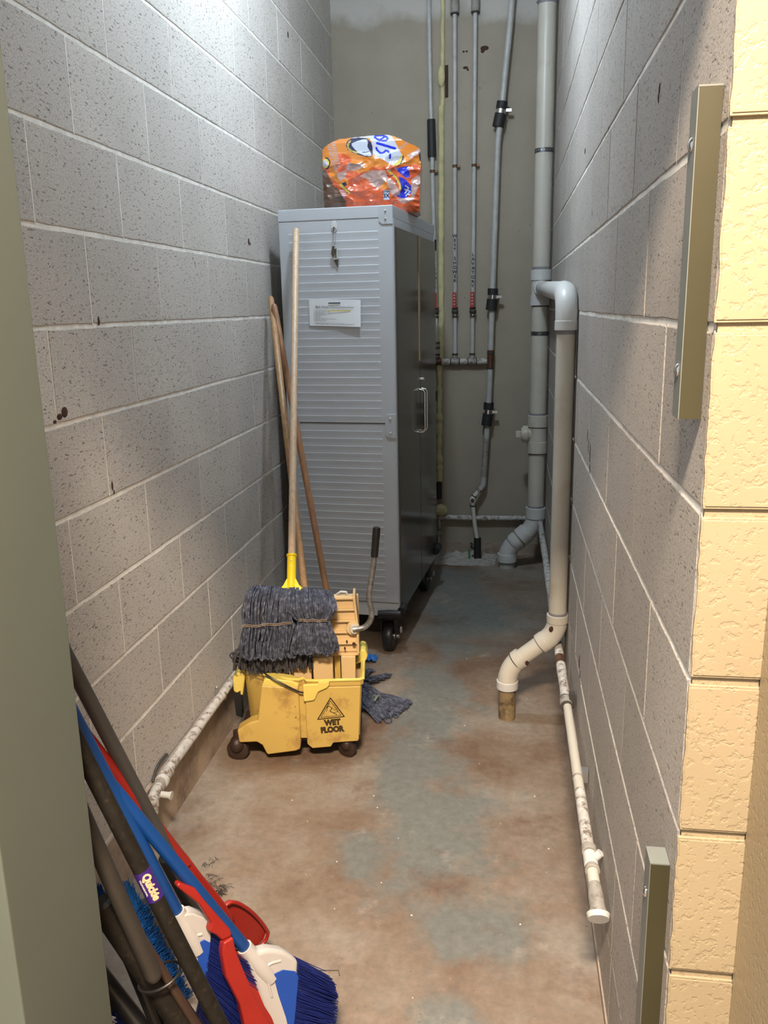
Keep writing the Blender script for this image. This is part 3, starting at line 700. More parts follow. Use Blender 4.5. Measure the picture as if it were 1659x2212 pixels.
def caster(u, v, brake):
    c = CP(u, v, .064)
    g = MB(); rw = .064
    ax = ux if brake else ux
    # tread profile lathed around the axle
    prof = [(-.021, .046), (-.021, .058), (-.015, .0635), (.0, .065), (.015, .0635), (.021, .058), (.021, .046)]
    n = 28; vs = []
    e1, e2 = vy, Vector((0, 0, 1))
    for (a, r) in prof:
        for j in range(n):
            an = 2 * math.pi * j / n; vs.append(c + ax * a + (e1 * math.cos(an) + e2 * math.sin(an)) * r)
    k = len(prof)
    fs = [(i * n + j, i * n + (j + 1) % n, (i + 1) * n + (j + 1) % n, (i + 1) * n + j) for i in range(k - 1) for j in range(n)] + [tuple(range(n)), tuple((k - 1) * n + j for j in range(n))]
    g.add(vs, fs); w_ = g.build('caster_wheel', BLACK, t, True)
    MB().cyl(c - ax * .026, c + ax * .026, .018, 16).build('wheel_hub', ZINC, w_, True)
    f = MB()
    for s in (-1, 1):
        q = c + ax * (s * .029)
        vs = []
        for dx in (-.0015, .0015):
            for (a, h) in ((-.022, -.012), (.022, -.012), (.040, .095), (-.040, .095)): vs.append(q + ax * dx + e1 * a + e2 * h)
        f.add(vs, [(0, 1, 2, 3), (7, 6, 5, 4), (0, 4, 5, 1), (1, 5, 6, 2), (2, 6, 7, 3), (3, 7, 4, 0)])
    f.tube([c - ax * .033 + e2 * .098, c + ax * .033 + e2 * .098], .008, 8)
    f.build('caster_fork', BLACK if not brake else RUBBER, t)
    MB().cyl(c + e2 * .085, c + e2 * .112, .030, 18).build('caster_swivel', BLACK, t, True)
    if brake:
        MB().tube([c - ax * .030, c - ax * .040], .010, 10).build('axle_bolt', ZINC, t, True)
        o = MB(); o.ball(c - ax * .048 + e2 * .030, .016, 10, 6, (.5, .6, 1.1)); o.build('brake_lever', ZINC, t, True)
caster(.050, .045, True); caster(CW - .05, .045, False); caster(.050, CD - .06, True); caster(CW - .05, CD - .06, False)
# rubber bumpers at the corners
o = MB().tube([CP(-.012, -.010, .185), CP(.040, -.012, .183), CP(.085, -.012, .180)], [.016, .018, .016], 12).build('corner_bumper', BLACK, t, True)
MB().tube([CP(-.012, .0, .195), CP(-.014, .045, .205)], [.018, .016], 12).build('corner_bumper', RUBBER, t, True)
MB().tube([CP(-.012, CD - .07, .215), CP(-.014, CD - .01, .225)], [.020, .022], 12).build('corner_bumper', RUBBER, t, True)
rehome(t)
# paper notice
TN = Matrix((-ux, Vector((0, 0, 1)), -vy)).transposed().to_4x4(); TN.translation = CP(.235, 0, 1.415)
note = thing('paper_notice', 'white printed cleaning instructions sheet taped to the cabinet side', 'notice', CP(.235, -.006, 1.415))
ws = []; nx = 12
for i in range(nx + 1):
    x = -.105 + .210 * i / nx; lift = .0045 + .010 * ((x + .105) / .21) ** 2
    for j, zz in enumerate((-.051, .051)): ws.append(TN @ Vector((x, zz - .004 * (x / .105), lift if j == 0 else .0045)))
link('sheet', ws, [(2 * i, 2 * i + 2, 2 * i + 3, 2 * i + 1) for i in range(nx)], PAPER, note, True)
def nt_(s, size, x, y, m=INK, align='LEFT', bold=0.0, ln='lettering'):
    lift = .0050 + .010 * ((x + .105 + (.06 if align == 'LEFT' else .0)) / .21) ** 2 * (.051 - y) / .102 + .0022
    text_mesh(ln, s, size, TN @ Matrix.Translation((x, y - .004 * (x / .105), lift)) @ Matrix.Rotation(math.radians(-2), 4, 'Z') @ Matrix.Rotation(math.radians(-1.5), 4, 'Y'), m, note, .0001, bold, align)
nt_('Bath House Cleaning Instructions', .0115, 0, .022, INK, 'CENTER')
for i, s in enumerate(('Clean all toilets and sinks', 'Wipe down all counters, mirrors', 'Clean and restock', 'Sweep and mop all floors', 'Clean drains', 'Trash cans', 'Wipe down all light switches, outlets, railing', 'Restock soap and paper')):
    nt_('%d.' % (i + 1), .0048, -.086, .0085 - i * .0054, INK); nt_(s, .0048, -.080, .0085 - i * .0054, INK)
nt_('Thank you for leaving every Bath House BETTER than you found it!', .0058, 0, -.0425, INK, 'CENTER')
def slab(x0, x1, y0, y1, m, name, h=.0075):
    MB().box((x0, y0, h), (x1, y1, h + .0004), TN).build(name, m, note)
slab(-.025, .024, .0345, .0395, DGRN, 'printed_banner', .0075); slab(-.028, .064, .0065, .0095, HILI, 'highlighter_stroke', .0085)
rehome(note)
# hook and keys
hk = thing('adhesive_hook', 'small white adhesive hook on the upper cabinet side', 'hook', CP(.228, -.004, 1.735))
T = Matrix((-ux, Vector((0, 0, 1)), -vy)).transposed().to_4x4(); T.translation = CP(.228, 0, 1.735)
pl = [(.0115 * math.cos(a), .018 * math.sin(a) + (.004 if math.sin(a) > 0 else -.002)) for a in [2 * math.pi * i / 20 for i in range(20)]]
MB().prism(pl, .0004, .005, T).build('hook_base', HUB, hk, bevel=.0015)
MB().tube([T @ Vector(p) for p in ((-.007, -.008, .006), (0, -.002, .010), (.007, -.008, .006))], .0012, 8).build('hook_rim', BAND, hk, True)
MB().tube([T @ Vector(p) for p in ((0, -.002, .006), (0, -.012, .011), (0, -.018, .010), (0, -.020, .015))], .0018, 8).build('hook_prong', BAND, hk, True)
rehome(hk)
kt = thing('key_ring', 'bunch of keys with plastic tag hanging from the cabinet hook', 'keys', CP(.228, -.014, 1.715))
MB().tube([T @ Vector((.006 * math.sin(a) + .001, -.045 + .026 * math.cos(a), .012)) for a in [2 * math.pi * i / 16 for i in range(17)]], .0010, 6).build('ring', ZINC, kt, True)
MB().prism([(-.010, -.105), (-.004, -.072), (.006, -.070), (.012, -.078), (.014, -.120), (-.006, -.122)], .010, .013, T).build('plastic_tag', CLEAR, kt, bevel=.001)
MB().prism([(-.012, -.100), (-.006, -.072), (.002, -.070), (.004, -.095), (.0, -.112), (-.008, -.108)], .014, .016, T).build('key', KEYM, kt)
MB().prism([(.004, -.082), (.009, -.080), (.009, -.114), (.005, -.116)], .0135, .0150, T).build('key', KEYM, kt)
MB().prism([(-.006, -.120), (.014, -.118), (.013, -.145), (.010, -.150)], .006, .007, T).build('key', KEYM, kt)
rehome(kt)

# ------------------------------------------------------------------ pack of paper towels on the cabinet
def inpoly(x, y, p):
    c = False; j = len(p) - 1
    for i in range(len(p)):
        if (p[i][1] > y) != (p[j][1] > y) and x < (p[j][0] - p[i][0]) * (y - p[i][1]) / (p[j][1] - p[i][1]) + p[i][0]: c = not c
        j = i
    return c
def dseg(x, y, pts):
    best = 1e9
    for (x0, y0), (x1, y1) in zip(pts, pts[1:]):
        dx, dy = x1 - x0, y1 - y0; tt = max(0, min(1, ((x - x0) * dx + (y - y0) * dy) / (dx * dx + dy * dy + 1e-9)))
        best = min(best, math.hypot(x - x0 - tt * dx, y - y0 - tt * dy))
    return best
SIL = [(110, 330), (140, 295), (190, 262), (260, 225), (340, 192), (500, 182), (650, 168), (800, 160), (1000, 160), (1100, 190), (1180, 232), (1250, 272), (1350, 320), (1440, 372), (1452, 460), (1455, 600), (1450, 700), (1446, 850), (1440, 1000), (1432, 1180), (1425, 1285), (1300, 1290), (1000, 1290), (500, 1290), (112, 1290), (108, 800), (106, 500)]
KX, KZ = .000296, .000266
pk = thing('paper_towel_pack', 'crumpled orange plastic pack of paper towels on top of the cabinet', 'paper towels', (-.57, 3.74, CZ1))
YP = 3.600
def pk_xz(cx, cy_): return -.751 + (cx - 110) * KX, max(1.8056, 1.848 + (1110 - cy_) * KZ)
def pk_y(cx, cy_):
    fx = (cx - 780) / 680; fz = (cy_ - 700) / 600
    bul = .018 * max(0, 1 - abs(fx) ** 3.5) * max(0, 1 - abs(fz) ** 4) ** .6
    wr_ = 0
    if cy_ > 380:
        k = min(1, (cy_ - 380) / 150)
        v = Vector((cx * .004, cy_ * .0055, 1.7)); a = noise.noise(v); b_ = noise.noise(v * 2.3 + Vector((5, 2, 0)))
        wr_ = k * (.011 * (1 - 2 * abs(a)) + .003 * (1 - 2 * abs(b_)))
    wr_ += .004 * noise.noise(Vector((cx * .003, cy_ * .003, 4)))
    top = max(0, (250 - cy_) / 270) * .03     # top edge leans back
    return YP - bul - wr_ + top + max(0, cy_ - 1100) * .00006
POL = [
 (WRW, lambda x, y: inpoly(x, y, [(500, 182), (800, 160), (1000, 160), (1060, 175), (1120, 290), (1200, 450), (1170, 545), (1090, 615), (900, 490), (815, 430), (800, 260), (760, 200), (620, 185), (520, 190)])),
 (WRY, lambda x, y: inpoly(x, y, [(1195, 440), (1222, 470), (1200, 560), (1140, 620), (1085, 612), (1150, 540), (1180, 490)])),
 (WRN, lambda x, y: inpoly(x, y, [(1216, 455), (1228, 500), (1208, 570), (1160, 618), (1150, 618), (1195, 560)])),
 (WRN, lambda x, y: inpoly(x, y, [(440, 290), (460, 225), (510, 190), (620, 183), (720, 200), (780, 250), (805, 330), (812, 430), (800, 475), (700, 465), (600, 430), (520, 395), (460, 350)])),
 (WRY, lambda x, y: 14 > dseg(x, y, [(495, 235), (468, 280), (470, 330), (520, 375), (590, 405)]) and (int(math.atan2(y - 300, x - 600) * 14) % 3 != 0)),
 (WRW, lambda x, y: inpoly(x, y, [(525, 265), (600, 235), (680, 212), (730, 220), (745, 270), (735, 320), (770, 390), (800, 465), (700, 455), (620, 415), (560, 350), (525, 300)])),
 (WRN, lambda x, y: 5 > dseg(x, y, [(660, 400), (720, 405), (765, 390)])),
 (WRB, lambda x, y: 13 > dseg(x, y, [(900, 242), (975, 185), (950, 170), (890, 165), (840, 172), (835, 192), (870, 222), (930, 245), (990, 250), (1015, 225), (990, 190)])),
 (WRB, lambda x, y: 18 > dseg(x, y, [(872, 282), (1108, 366)])),
 (WRB, lambda x, y: 14 > dseg(x, y, [(858, 345), (872, 385), (918, 425), (960, 418), (985, 392), (1020, 402), (1045, 440), (1042, 500)])),
 (WRC, lambda x, y: 26 > dseg(x, y, [(205, 290), (300, 640)]) and (int(y / 13) % 3 != 0)),
 (WRC, lambda x, y: 26 > dseg(x, y, [(265, 250), (345, 590)]) and (int(y / 13) % 3 != 1)),
 (WRC, lambda x, y: 18 > dseg(x, y, [(1175, 370), (1285, 280)]) and (int((x + y * .3) / 12) % 3 != 0)),
 (WRY, lambda x, y: (x - 150) ** 2 / 55 ** 2 + (y - 530) ** 2 / 70 ** 2 < 1),
 (WRW, lambda x, y: (x - 145) ** 2 / 35 ** 2 + (y - 535) ** 2 / 45 ** 2 < 1),
 (WRN, lambda x, y: 9 > abs(math.hypot((x - 150) / 62, (y - 530) / 78) * 66 - 66) and x > 150),
 (WRB, lambda x, y: inpoly(x, y, [(1130, 650), (1290, 620), (1310, 780), (1250, 790), (1200, 740), (1140, 690)])),
 (WRB, lambda x, y: inpoly(x, y, [(1155, 760), (1250, 810), (1320, 900), (1330, 1000), (1250, 1070), (1180, 1075), (1125, 1040), (1150, 985), (1190, 970), (1185, 880)])),
 (WRW, lambda x, y: 9 > min(dseg(x, y, [(1250, 900), (1290, 930), (1240, 1000)]), dseg(x, y, [(1240, 950), (1310, 980), (1250, 1040)]))),
 (WRY, lambda x, y: 14 > dseg(x, y, [(1020, 680), (1120, 780), (1170, 880), (1180, 950)])),
 (WRY, lambda x, y: 16 > dseg(x, y, [(355, 845), (420, 910), (475, 970)])),
 (WRN, lambda x, y: inpoly(x, y, [(370, 830), (430, 810), (450, 860), (410, 880)])),
 (WRW, lambda x, y: inpoly(x, y, [(330, 900), (420, 940), (440, 1000), (410, 1030), (350, 1010)]) and int(y / 12) % 2),
 (WRN, lambda x, y: 6 > min(dseg(x, y, [(985, 740), (1040, 760), (1080, 740)]), dseg(x, y, [(1075, 850), (1110, 870), (1130, 820)]))),
 (WRC, lambda x, y: inpoly(x, y, [(440, 620), (480, 540), (560, 570), (680, 555), (690, 620), (560, 660), (470, 655)])),
 (WRC, lambda x, y: inpoly(x, y, [(620, 740), (800, 660), (980, 680), (1010, 790), (880, 920), (830, 900), (720, 780)])),
 (WRC, lambda x, y: inpoly(x, y, [(990, 800), (1060, 790), (1180, 985), (1110, 1060), (1040, 990)])),
 (WRC, lambda x, y: inpoly(x, y, [(300, 690), (450, 640), (420, 760), (340, 800)])),
 (WRC, lambda x, y: inpoly(x, y, [(1280, 460), (1440, 370), (1450, 430), (1330, 530)])),
 (WRC, lambda x, y: inpoly(x, y, [(1330, 810), (1450, 720), (1445, 870), (1340, 1120), (1200, 1150), (1120, 1080), (1320, 1060)])),
 (WRN, lambda x, y: inpoly(x, y, [(1420, 420), (1450, 420), (1452, 570), (1435, 520)])),
 (WRD, lambda x, y: inpoly(x, y, [(100, 600), (150, 620), (230, 800), (330, 930), (420, 1090), (420, 1290), (100, 1290)]) and x + 60 * noise.noise(Vector((x * .01, y * .01, 0))) < 110 + (y - 560) * .62 and y > 600),
 (OR2, lambda x, y: noise.noise(Vector((x * .004 + 3, y * .005, 0))) + (y - 640) / 700 > .06),
]
matsP = [OR1]
for m_, _ in POL:
    if m_ not in matsP: matsP.append(m_)
NXP, NYP = 200, 170
gx = [100 + i * (1460 - 100) / NXP for i in range(NXP + 1)]; gy = [155 + j * (1292 - 155) / NYP for j in range(NYP + 1)]
vs = []; idx = {}; fs = []; mi = []
def vid(i, j):
    if (i, j) not in idx:
        x, z = pk_xz(gx[i], gy[j]); idx[(i, j)] = len(vs); vs.append((x, pk_y(gx[i], gy[j]), z))
    return idx[(i, j)]
for i in range(NXP):
    for j in range(NYP):
        cx, cyy = (gx[i] + gx[i + 1]) / 2, (gy[j] + gy[j + 1]) / 2
        if not inpoly(cx, cyy, SIL): continue
        fs.append((vid(i, j), vid(i, j + 1), vid(i + 1, j + 1), vid(i + 1, j)))
        k = 0
        for m_, f_ in POL[-2::-1] + POL[-1:]:
            if f_(cx, cyy): k = matsP.index(m_); break
        mi.append(k)
link('printed_wrap', vs, fs, None, pk, True, matsP, mi)
# body behind the printed front
b = MB(); ring_ = []
cx0, cy0 = 780, 740
for dy, k in ((.0, 1.0), (.05, 1.0), (.15, .97), (.215, .86)):
    row = []
    for (x, y) in SIL[:-0 or None]:
        yy = min(y, 1285)
        X, Z = pk_xz(cx0 + (x - cx0) * k, 1268 + (yy - 1268) * k)
        row.append(Vector((X - dy * .02 + 0, pk_y(x, yy) + .0005 + dy, Z)))
    ring_.append(row)
n = len(SIL); vv = [p for r_ in ring_ for p in r_]
ff = [(i * n + j, i * n + (j + 1) % n, (i + 1) * n + (j + 1) % n, (i + 1) * n + j) for i in range(3) for j in range(n)] + [tuple(3 * n + j for j in range(n))]
b.add(vv, ff).build('wrap_body', OR1, pk, True)
T = frame4((-.4835, 3.5300, 1.868), (1, 0, 0), (0, 0, 1), (0, -1, 0))
MB().box((-.013, -.020, -.006), (.010, .016, .002), T).build('printed_patch', WRW, pk)
text_mesh('lettering', 'OVER', .0105, T @ Matrix.Translation((-.0015, .010, .0025)), WRN, pk, .0002, .0003)
text_mesh('lettering', '3X', .021, T @ Matrix.Translation((-.0015, -.006, .0025)), WRN, pk, .0002, .0006)
T = frame4((-.3640, 3.592, 1.882), (1, .15, 0), (0, 0, 1), (.15, -1, 0))
text_mesh('lettering', '1', .034, T, WRW, pk, .0004, .001)
rehome(pk)

# ------------------------------------------------------------------ mop bucket
BA = math.radians(9); BO = Vector((-.866, 2.385, 0)); bu = Vector((math.cos(BA), math.sin(BA), 0)); bv = Vector((-math.sin(BA), math.cos(BA), 0))
TB = Matrix((bu, bv, Vector((0, 0, 1)))).transposed().to_4x4(); TB.translation = BO
TF = Matrix((bu, Vector((0, 0, 1)), -bv)).transposed().to_4x4(); TF.translation = BO   # local x=u, y=z, z=towards camera
B3 = lambda u, v, z: TB @ Vector((u, v, z))
bk = thing('mop_bucket', 'yellow wheeled mop bucket printed WET FLOOR', 'bucket', B3(.22, .12, 0))
plan = [(.430, .012), (.432, .235), (.420, .250), (.14, .252), (.075, .235), (.038, .205), (.025, .165), (.034, .125), (.062, .092), (.105, .060), (.150, .035), (.195, .018), (.228, .012), (.236, .020), (.244, .020), (.252, .006), (.275, .002), (.420, .002)]
cu_, cv_ = .24, .13
def loopz(z, k, inset=0):
    out = []
    for (u, v) in plan:
        du, dv = u - cu_, v - cv_; l = math.hypot(du, dv)
        s = k * (1 - inset / l); out.append(B3(cu_ + du * s, cv_ + dv * s, z))
    return out
loops = [loopz(.075, .80), loopz(.080, .93), loopz(.17, .955), loopz(.262, .985), loopz(.264, 1.015), loopz(.282, 1.02), loopz(.284, 1.0), loopz(.282, .985, .006), loopz(.17, .94, .006), loopz(.088, .90, .006), loopz(.086, .5)]
n = len(plan); b = MB(); vs = [p for l in loops for p in l]
fs = [(i * n + j, i * n + (j + 1) % n, (i + 1) * n + (j + 1) % n, (i + 1) * n + j) for i in range(len(loops) - 1) for j in range(n)] + [tuple(range(n)), tuple((len(loops) - 1) * n + j for j in range(n))]
b.add(vs, fs).build('tub', BUCK, bk, bevel=.0022)
# apron panels in front (wheel guard on the left, flat panel carrying the print on the right)
ap = [(.022, .117), (.026, .073), (.083, .074), (.100, .062), (.113, .030), (.118, .028), (.206, .038), (.222, .044), (.226, .070), (.226, .262), (.108, .270), (.090, .150), (.064, .143)]
MB().prism(ap, -.050, .000, TF).build('wheel_guard', BUCK, bk, bevel=.005, seg=3)
ap2 = [(.246, .064), (.262, .048), (.322, .052), (.330, .066), (.408, .070), (.413, .074), (.424, .262), (.246, .262)]
MB().prism(ap2, -.030, .003, TF).build('front_panel', BUCK, bk, bevel=.004, seg=3)
MB().prism([(.226, .08), (.248, .08), (.248, .258), (.226, .258)], -.030, -.010, TF).build('panel_groove', BUCK, bk)
MB().prism([(.108, .266), (.226, .258), (.226, .272), (.20, .283), (.155, .290), (.118, .292)], -.055, -.004, TF).build('pouring_lip', BUCKL, bk, bevel=.004)
# rim bead, in the lighter yellow all round
def rimpts(z, k): return [p for p in loopz(z, k)] 
rp = rimpts(.284, 1.012); MB().tube(rp + [rp[0]], .0052, 8).build('rim', BUCKL, bk, True)
MB().prism([(.405, .270), (.440, .280), (.447, .300), (.440, .318), (.425, .322), (.412, .30)], -.235, -.150, TF).build('rim_spout', BUCKL, bk, bevel=.004)
tg = [(.241, .276), (.241, .221), (.246, .217), (.274, .221), (.278, .226), (.289, .250), (.316, .262), (.324, .270), (.326, .286), (.290, .284), (.288, .277)]
MB().prism(tg, .002, .012, TF).build('handle_boss', BUCKL, bk, bevel=.003)
hp_ = smooth_path([B3(.245, -.008, .248), B3(.225, -.012, .254), B3(.175, -.014, .284), B3(.135, -.004, .304), B3(.100, .028, .318), B3(.075, .070, .326), B3(.062, .10, .34), B3(.06, .16, .345)], 4)
MB().tube(hp_, .0030, 8).build('wire_handle', BLACK, bk, True)
# printed warning
def stroke(pts, w_, name='warning_print', close=False, z=.0034):
    p = pts + ([pts[0]] if close else [])
    o = MB()
    for a, c in zip(p, p[1:]):
        d = Vector((c[0] - a[0], c[1] - a[1])); L = d.length; d.normalize(); nn = Vector((-d.y, d.x)) * w_ / 2; e = d * w_ * .3
        o.add([TF @ Vector((q[0], q[1], z)) for q in ((a[0] - e.x + nn.x, a[1] - e.y + nn.y), (a[0] - e.x - nn.x, a[1] - e.y - nn.y), (c[0] + e.x - nn.x, c[1] + e.y - nn.y), (c[0] + e.x + nn.x, c[1] + e.y + nn.y))], [(0, 1, 2, 3)])
    return o
INKM = mat('print_brown_black', (.045, .025, .006), .5)
wp = MB()
def addst(s): wp.v, n0 = wp.v, len(wp.v); wp.f += [[i + n0 for i in f] for f in s.f]; wp.v += s.v
addst(stroke([(.3265, .2245), (.2835, .151), (.3685, .1585)], .0036, close=True)); addst(stroke([(.3255, .2145), (.2935, .1575), (.3585, .1635)], .0018, close=True))
addst(stroke([(.311, .188), (.318, .197), (.330, .190), (.324, .178), (.345, .166)], .0024)); addst(stroke([(.318, .197), (.312, .178)], .0016))
addst(stroke([(.330, .190), (.338, .181), (.346, .186), (.347, .176), (.336, .173)], .0016)); addst(stroke([(.3205 + .0035 * math.cos(a), .2035 + .0035 * math.sin(a)) for a in [i * .785 for i in range(8)]], .0012, close=True))
wp.build('warning_print', INKM, bk)
TW = TF @ Matrix.Rotation(math.radians(4.5), 4, 'Z')
text_mesh('lettering', 'WET', .0265, TF @ Matrix.Translation((.330, .1385, .0036)) @ Matrix.Rotation(math.radians(4), 4, 'Z'), INKM, bk, .0002, .0021, sx=.88)
text_mesh('lettering', 'FLOOR', .0265, TF @ Matrix.Translation((.328, .1135, .0036)) @ Matrix.Rotation(math.radians(4), 4, 'Z'), INKM, bk, .0002, .0021, sx=.86)
for (u, z, r_) in ((.213, .158, .0022), (.212, .196, .0016), (.212, .120, .0014)):
    MB().cyl(TF @ Vector((u, z, -.001)), TF @ Vector((u, z, .0008)), r_, 8).build('dark_speck', RUST, bk)
# casters of the bucket
def bcaster(u, v, r=.030, turn=90):
    c = B3(u, v, r); _t = math.radians(turn); bu = Vector((math.cos(BA + _t), math.sin(BA + _t), 0))
    MB().tube([c - bu * .011, c - bu * .008, c + bu * .008, c + bu * .011], [r * .82, r, r, r * .82], 20).build('caster_wheel', DARKC, bk, True)
    o = MB(); o.tube([c + Vector((0, 0, r * .2)) - bu * .014, c + Vector((0, 0, r * 1.25)) - bu * .010], .010, 8); o.tube([c + Vector((0, 0, r * 1.1)), c + Vector((0, 0, r * 1.25 + .02))], .013, 10)
    o.ball(c + Vector((0, 0, r * .55)), r * 1.02, 12, 8, (.7, .9, .8)); o.build('caster_hood', DARKC, bk, True)
bcaster(.016, .030, .036, 80); bcaster(.374, .030, .031, 60); bcaster(.05, .215); bcaster(.39, .215)
MB().box((.02, .03, .060), (.42, .22, .078), TB).build('under_frame', DARKC, bk)
MB().prism([(.0, .11), (.020, .10), (.020, .20), (-.004, .185)], -.16, -.12, TF).build('side_pocket', BLACK, bk)
MB().prism([(-.004, .195), (.026, .178), (.040, .26), (.006, .262), (-.004, .245)], -.18, -.12, TF).build('side_spout', BUCKL, bk, bevel=.006)
rehome(bk)
# ------------------------------------------------------------------ wringer sitting in the bucket
wg = thing('mop_wringer', 'cream side-press wringer with steel lever standing in the bucket', 'wringer', B3(.30, .13, .10))
def wslab(poly, v0, v1, name, m=None, bev=.003): return MB().prism(poly, -v1, -v0, TF).build(name, m or WRING, wg, bevel=bev)
wslab([(.10, .335), (.416, .335), (.4175, .43), (.409, .522), (.400, .528), (.10, .535)], .104, .112, 'press_plate')
for i in range(6):
    z = .524 - i * .0385
    wslab([(.14, z - .0035), (.409 + .0018 * i, z - .0035), (.409 + .0018 * i, z + .0035), (.14, z + .0035)], .090, .106, 'rib', None, .0015)
wslab([(.4125, .333), (.4205, .333), (.4205, .43), (.412, .530), (.403, .530), (.4125, .43)], .088, .18, 'side_cheek')
wslab([(.262, .335), (.270, .335), (.270, .375), (.262, .375)], .088, .106, 'rib', None, .001)
# lower frame reaching into the bucket
wslab([(.10, .20), (.262, .20), (.262, .335), (.10, .335)], .085, .10, 'lower_frame')
wslab([(.272, .10), (.332, .10), (.334, .330), (.268, .330)], .070, .10, 'lower_leg')
wslab([(.362, .10), (.404, .10), (.408, .330), (.360, .330)], .078, .10, 'lower_leg')
wslab([(.338, .12), (.356, .12), (.356, .33), (.338, .33)], .10, .12, 'channel_back', BUCK, 0)
wslab([(.135, .292), (.205, .292), (.205, .300), (.135, .300)], .083, .086, 'drain_slot', RUST, 0)
wslab([(.20, .226), (.252, .226), (.252, .246), (.20, .246)], .083, .086, 'drain_slot', RUST, 0)
wslab([(.252, .345), (.262, .345), (.262, .385), (.252, .385)], .086, .10, 'drain_slot', RUST, 0)
wslab([(.10, .10), (.42, .10), (.42, .50), (.10, .50)], .200, .212, 'back_plate')
wslab([(.10, .10), (.112, .10), (.112, .50), (.10, .50)], .11, .205, 'side_cheek')
for (u, z, r_, s_) in ((.404, .372, .0060, 1.0), (.381, .381, .0030, 1.7), (.374, .357, .0032, 1.9), (.333, .297, .0042, .8)):
    o = MB(); o.ball(TF @ Vector((u, z, -.082)), r_, 10, 6, (1, .5, s_)); o.build('rust_bolt', RUST, wg, True)
# washer and lever
pv = TF @ Vector((.402, .425, -.085))
MB().cyl(pv + bv * .012, pv - bv * .004, .022, 20).build('pivot_boss', WRING, wg, True, bevel=.002)
MB().cyl(pv - bv * .002 + bu * .004, pv - bv * .010 + bu * .006, .0155, 20).build('pivot_washer', PVC, wg, True)
lv = [(.402, .425), (.430, .428), (.446, .436), (.460, .456), (.464, .480), (.4605, .505), (.456, .530), (.460, .565), (.467, .605), (.475, .655), (.479, .690)]
lp = smooth_path([TF @ Vector((u, z, -.075)) for u, z in lv])
lever = MB().tube(lp, .0092, 14).build('lever', LEVER, wg, True)
g0, g1 = TF @ Vector((.4765, .668, -.075)), TF @ Vector((.4865, .765, -.075))
MB().tube([g0, g0 + (g1 - g0) * .92, g0 + (g1 - g0) * .98, g1], [.0118, .0124, .0105, .005], 16).build('grip', BLACK, lever, True)
rehome(wg)
# white hoop behind the wringer
o = MB(); o.tube([B3(.352, .19, .475), B3(.350, .19, .507), B3(.362, .19, .514), B3(.380, .19, .512), B3(.384, .19, .500), B3(.384, .19, .475)], .0045, 10)
o = o.build('plastic_hoop', HUB, None, True); tag(o, 'white plastic hook sticking up behind the cream wringer', 'hook')

# ------------------------------------------------------------------ mops
def strands(mb, n, f, r=.0031, sides=5, jit=.0045):
    for i in range(n):
        pts = f(i)
        pts = smooth_path(pts, 2)
        s1 = random.random() * 10
        pts = [p + Vector((noise.noise(p * 25 + Vector((s1, 0, 0))), noise.noise(p * 25 + Vector((0, s1, 0))), noise.noise(p * 25 + Vector((0, 0, s1))) * .4)) * jit for p in pts]
        mb.tube(pts, r * random.uniform(.85, 1.2), sides)
U = random.uniform
m1 = thing('wet_mop', 'mop with pale wooden handle and yellow clamp resting on the wringer', 'mop', B3(.21, .083, .56))
pb = B3(.208, .083, .545); pt = Vector((-.8085, 3.325, 1.731)); dh = (pt - pb).normalized()
h0 = pb + dh * .115
MB().tube([h0, pt - dh * .02, pt - dh * .005, pt], [.0122, .0122, .0112, .006], 16).build('handle', WOODL, m1, True)
cl = MB().tube([pb + dh * .02, pb + dh * .128, pb + dh * .129, pb + dh * .135], [.0150, .0150, .0172, .0172], 18).build('clamp_socket', YPLAS, m1, True)
for k_ in (.118, .100): 
    o = MB(); o.ball(pb + dh * k_ - bv * .0155, .0034, 10, 6); o.build('rivet', CHROME, cl, True)
sd = bu; nrm = sd.cross(dh).normalized(); TK = Matrix((sd, dh, nrm)).transposed().to_4x4(); TK.translation = pb
MB().prism([(-.062, -.012), (-.046, .010), (-.026, .030), (-.015, .052), (.015, .052), (.026, .030), (.046, .010), (.064, -.012)], -.009, .009, TK).build('clamp', YPLAS, m1, bevel=.003)
y1 = MB()
def fL(i):      # left bundle
    u0 = U(.066, .232); k = (u0 - .066) / .166; lay = U(0, 1)
    ub = .052 + k * .168; end = .352 + U(-.010, .022) + (.018 if k > .8 else 0); vf = .062 - lay * .045
    w_ = U(-.006, .006)
    top = .548 + .014 * math.sin(k * 3.0 + .6) + lay * .014
    return [B3(u0 + (.15 - u0) * .3, .130, .530), B3(u0 + (.15 - u0) * .1, .092, top), B3(u0, vf + .012, top - .006), B3(u0 - .010 + w_, vf - .006, .505), B3(ub + .004, vf - .004 - .006 * lay, .466), B3(ub + w_, vf - .016 * lay, .430), B3(ub + w_ * 1.6 - .006, vf - .012 * lay, .39), B3(ub + w_ * 2 - .006, vf + .004, end)]
strands(y1, 112, fL, .0033)
def fR(i):
    u0 = U(.205, .350); k = (u0 - .205) / .145; lay = U(0, 1)
    ub = .232 + k * .098; ue = .214 + k * .140; end = .377 + U(-.008, .016) - .012 * math.sin(k * 3.1); vf = .050 - lay * .042
    top = .558 - .020 * k + lay * .012; w_ = U(-.005, .005)
    return [B3(u0 + (.21 - u0) * .4, .130, .535), B3(u0 + (.21 - u0) * .12, .095, top), B3(u0, vf + .014, top - .008), B3(u0 + .004 + w_, vf - .010, .516), B3(ub, vf - .002, .479), B3(ub + (ue - ub) * .4 + w_, vf - .014, .45), B3(ue + w_, vf - .012, .41), B3(ue + w_, vf, end)]
strands(y1, 104, fR, .0033)
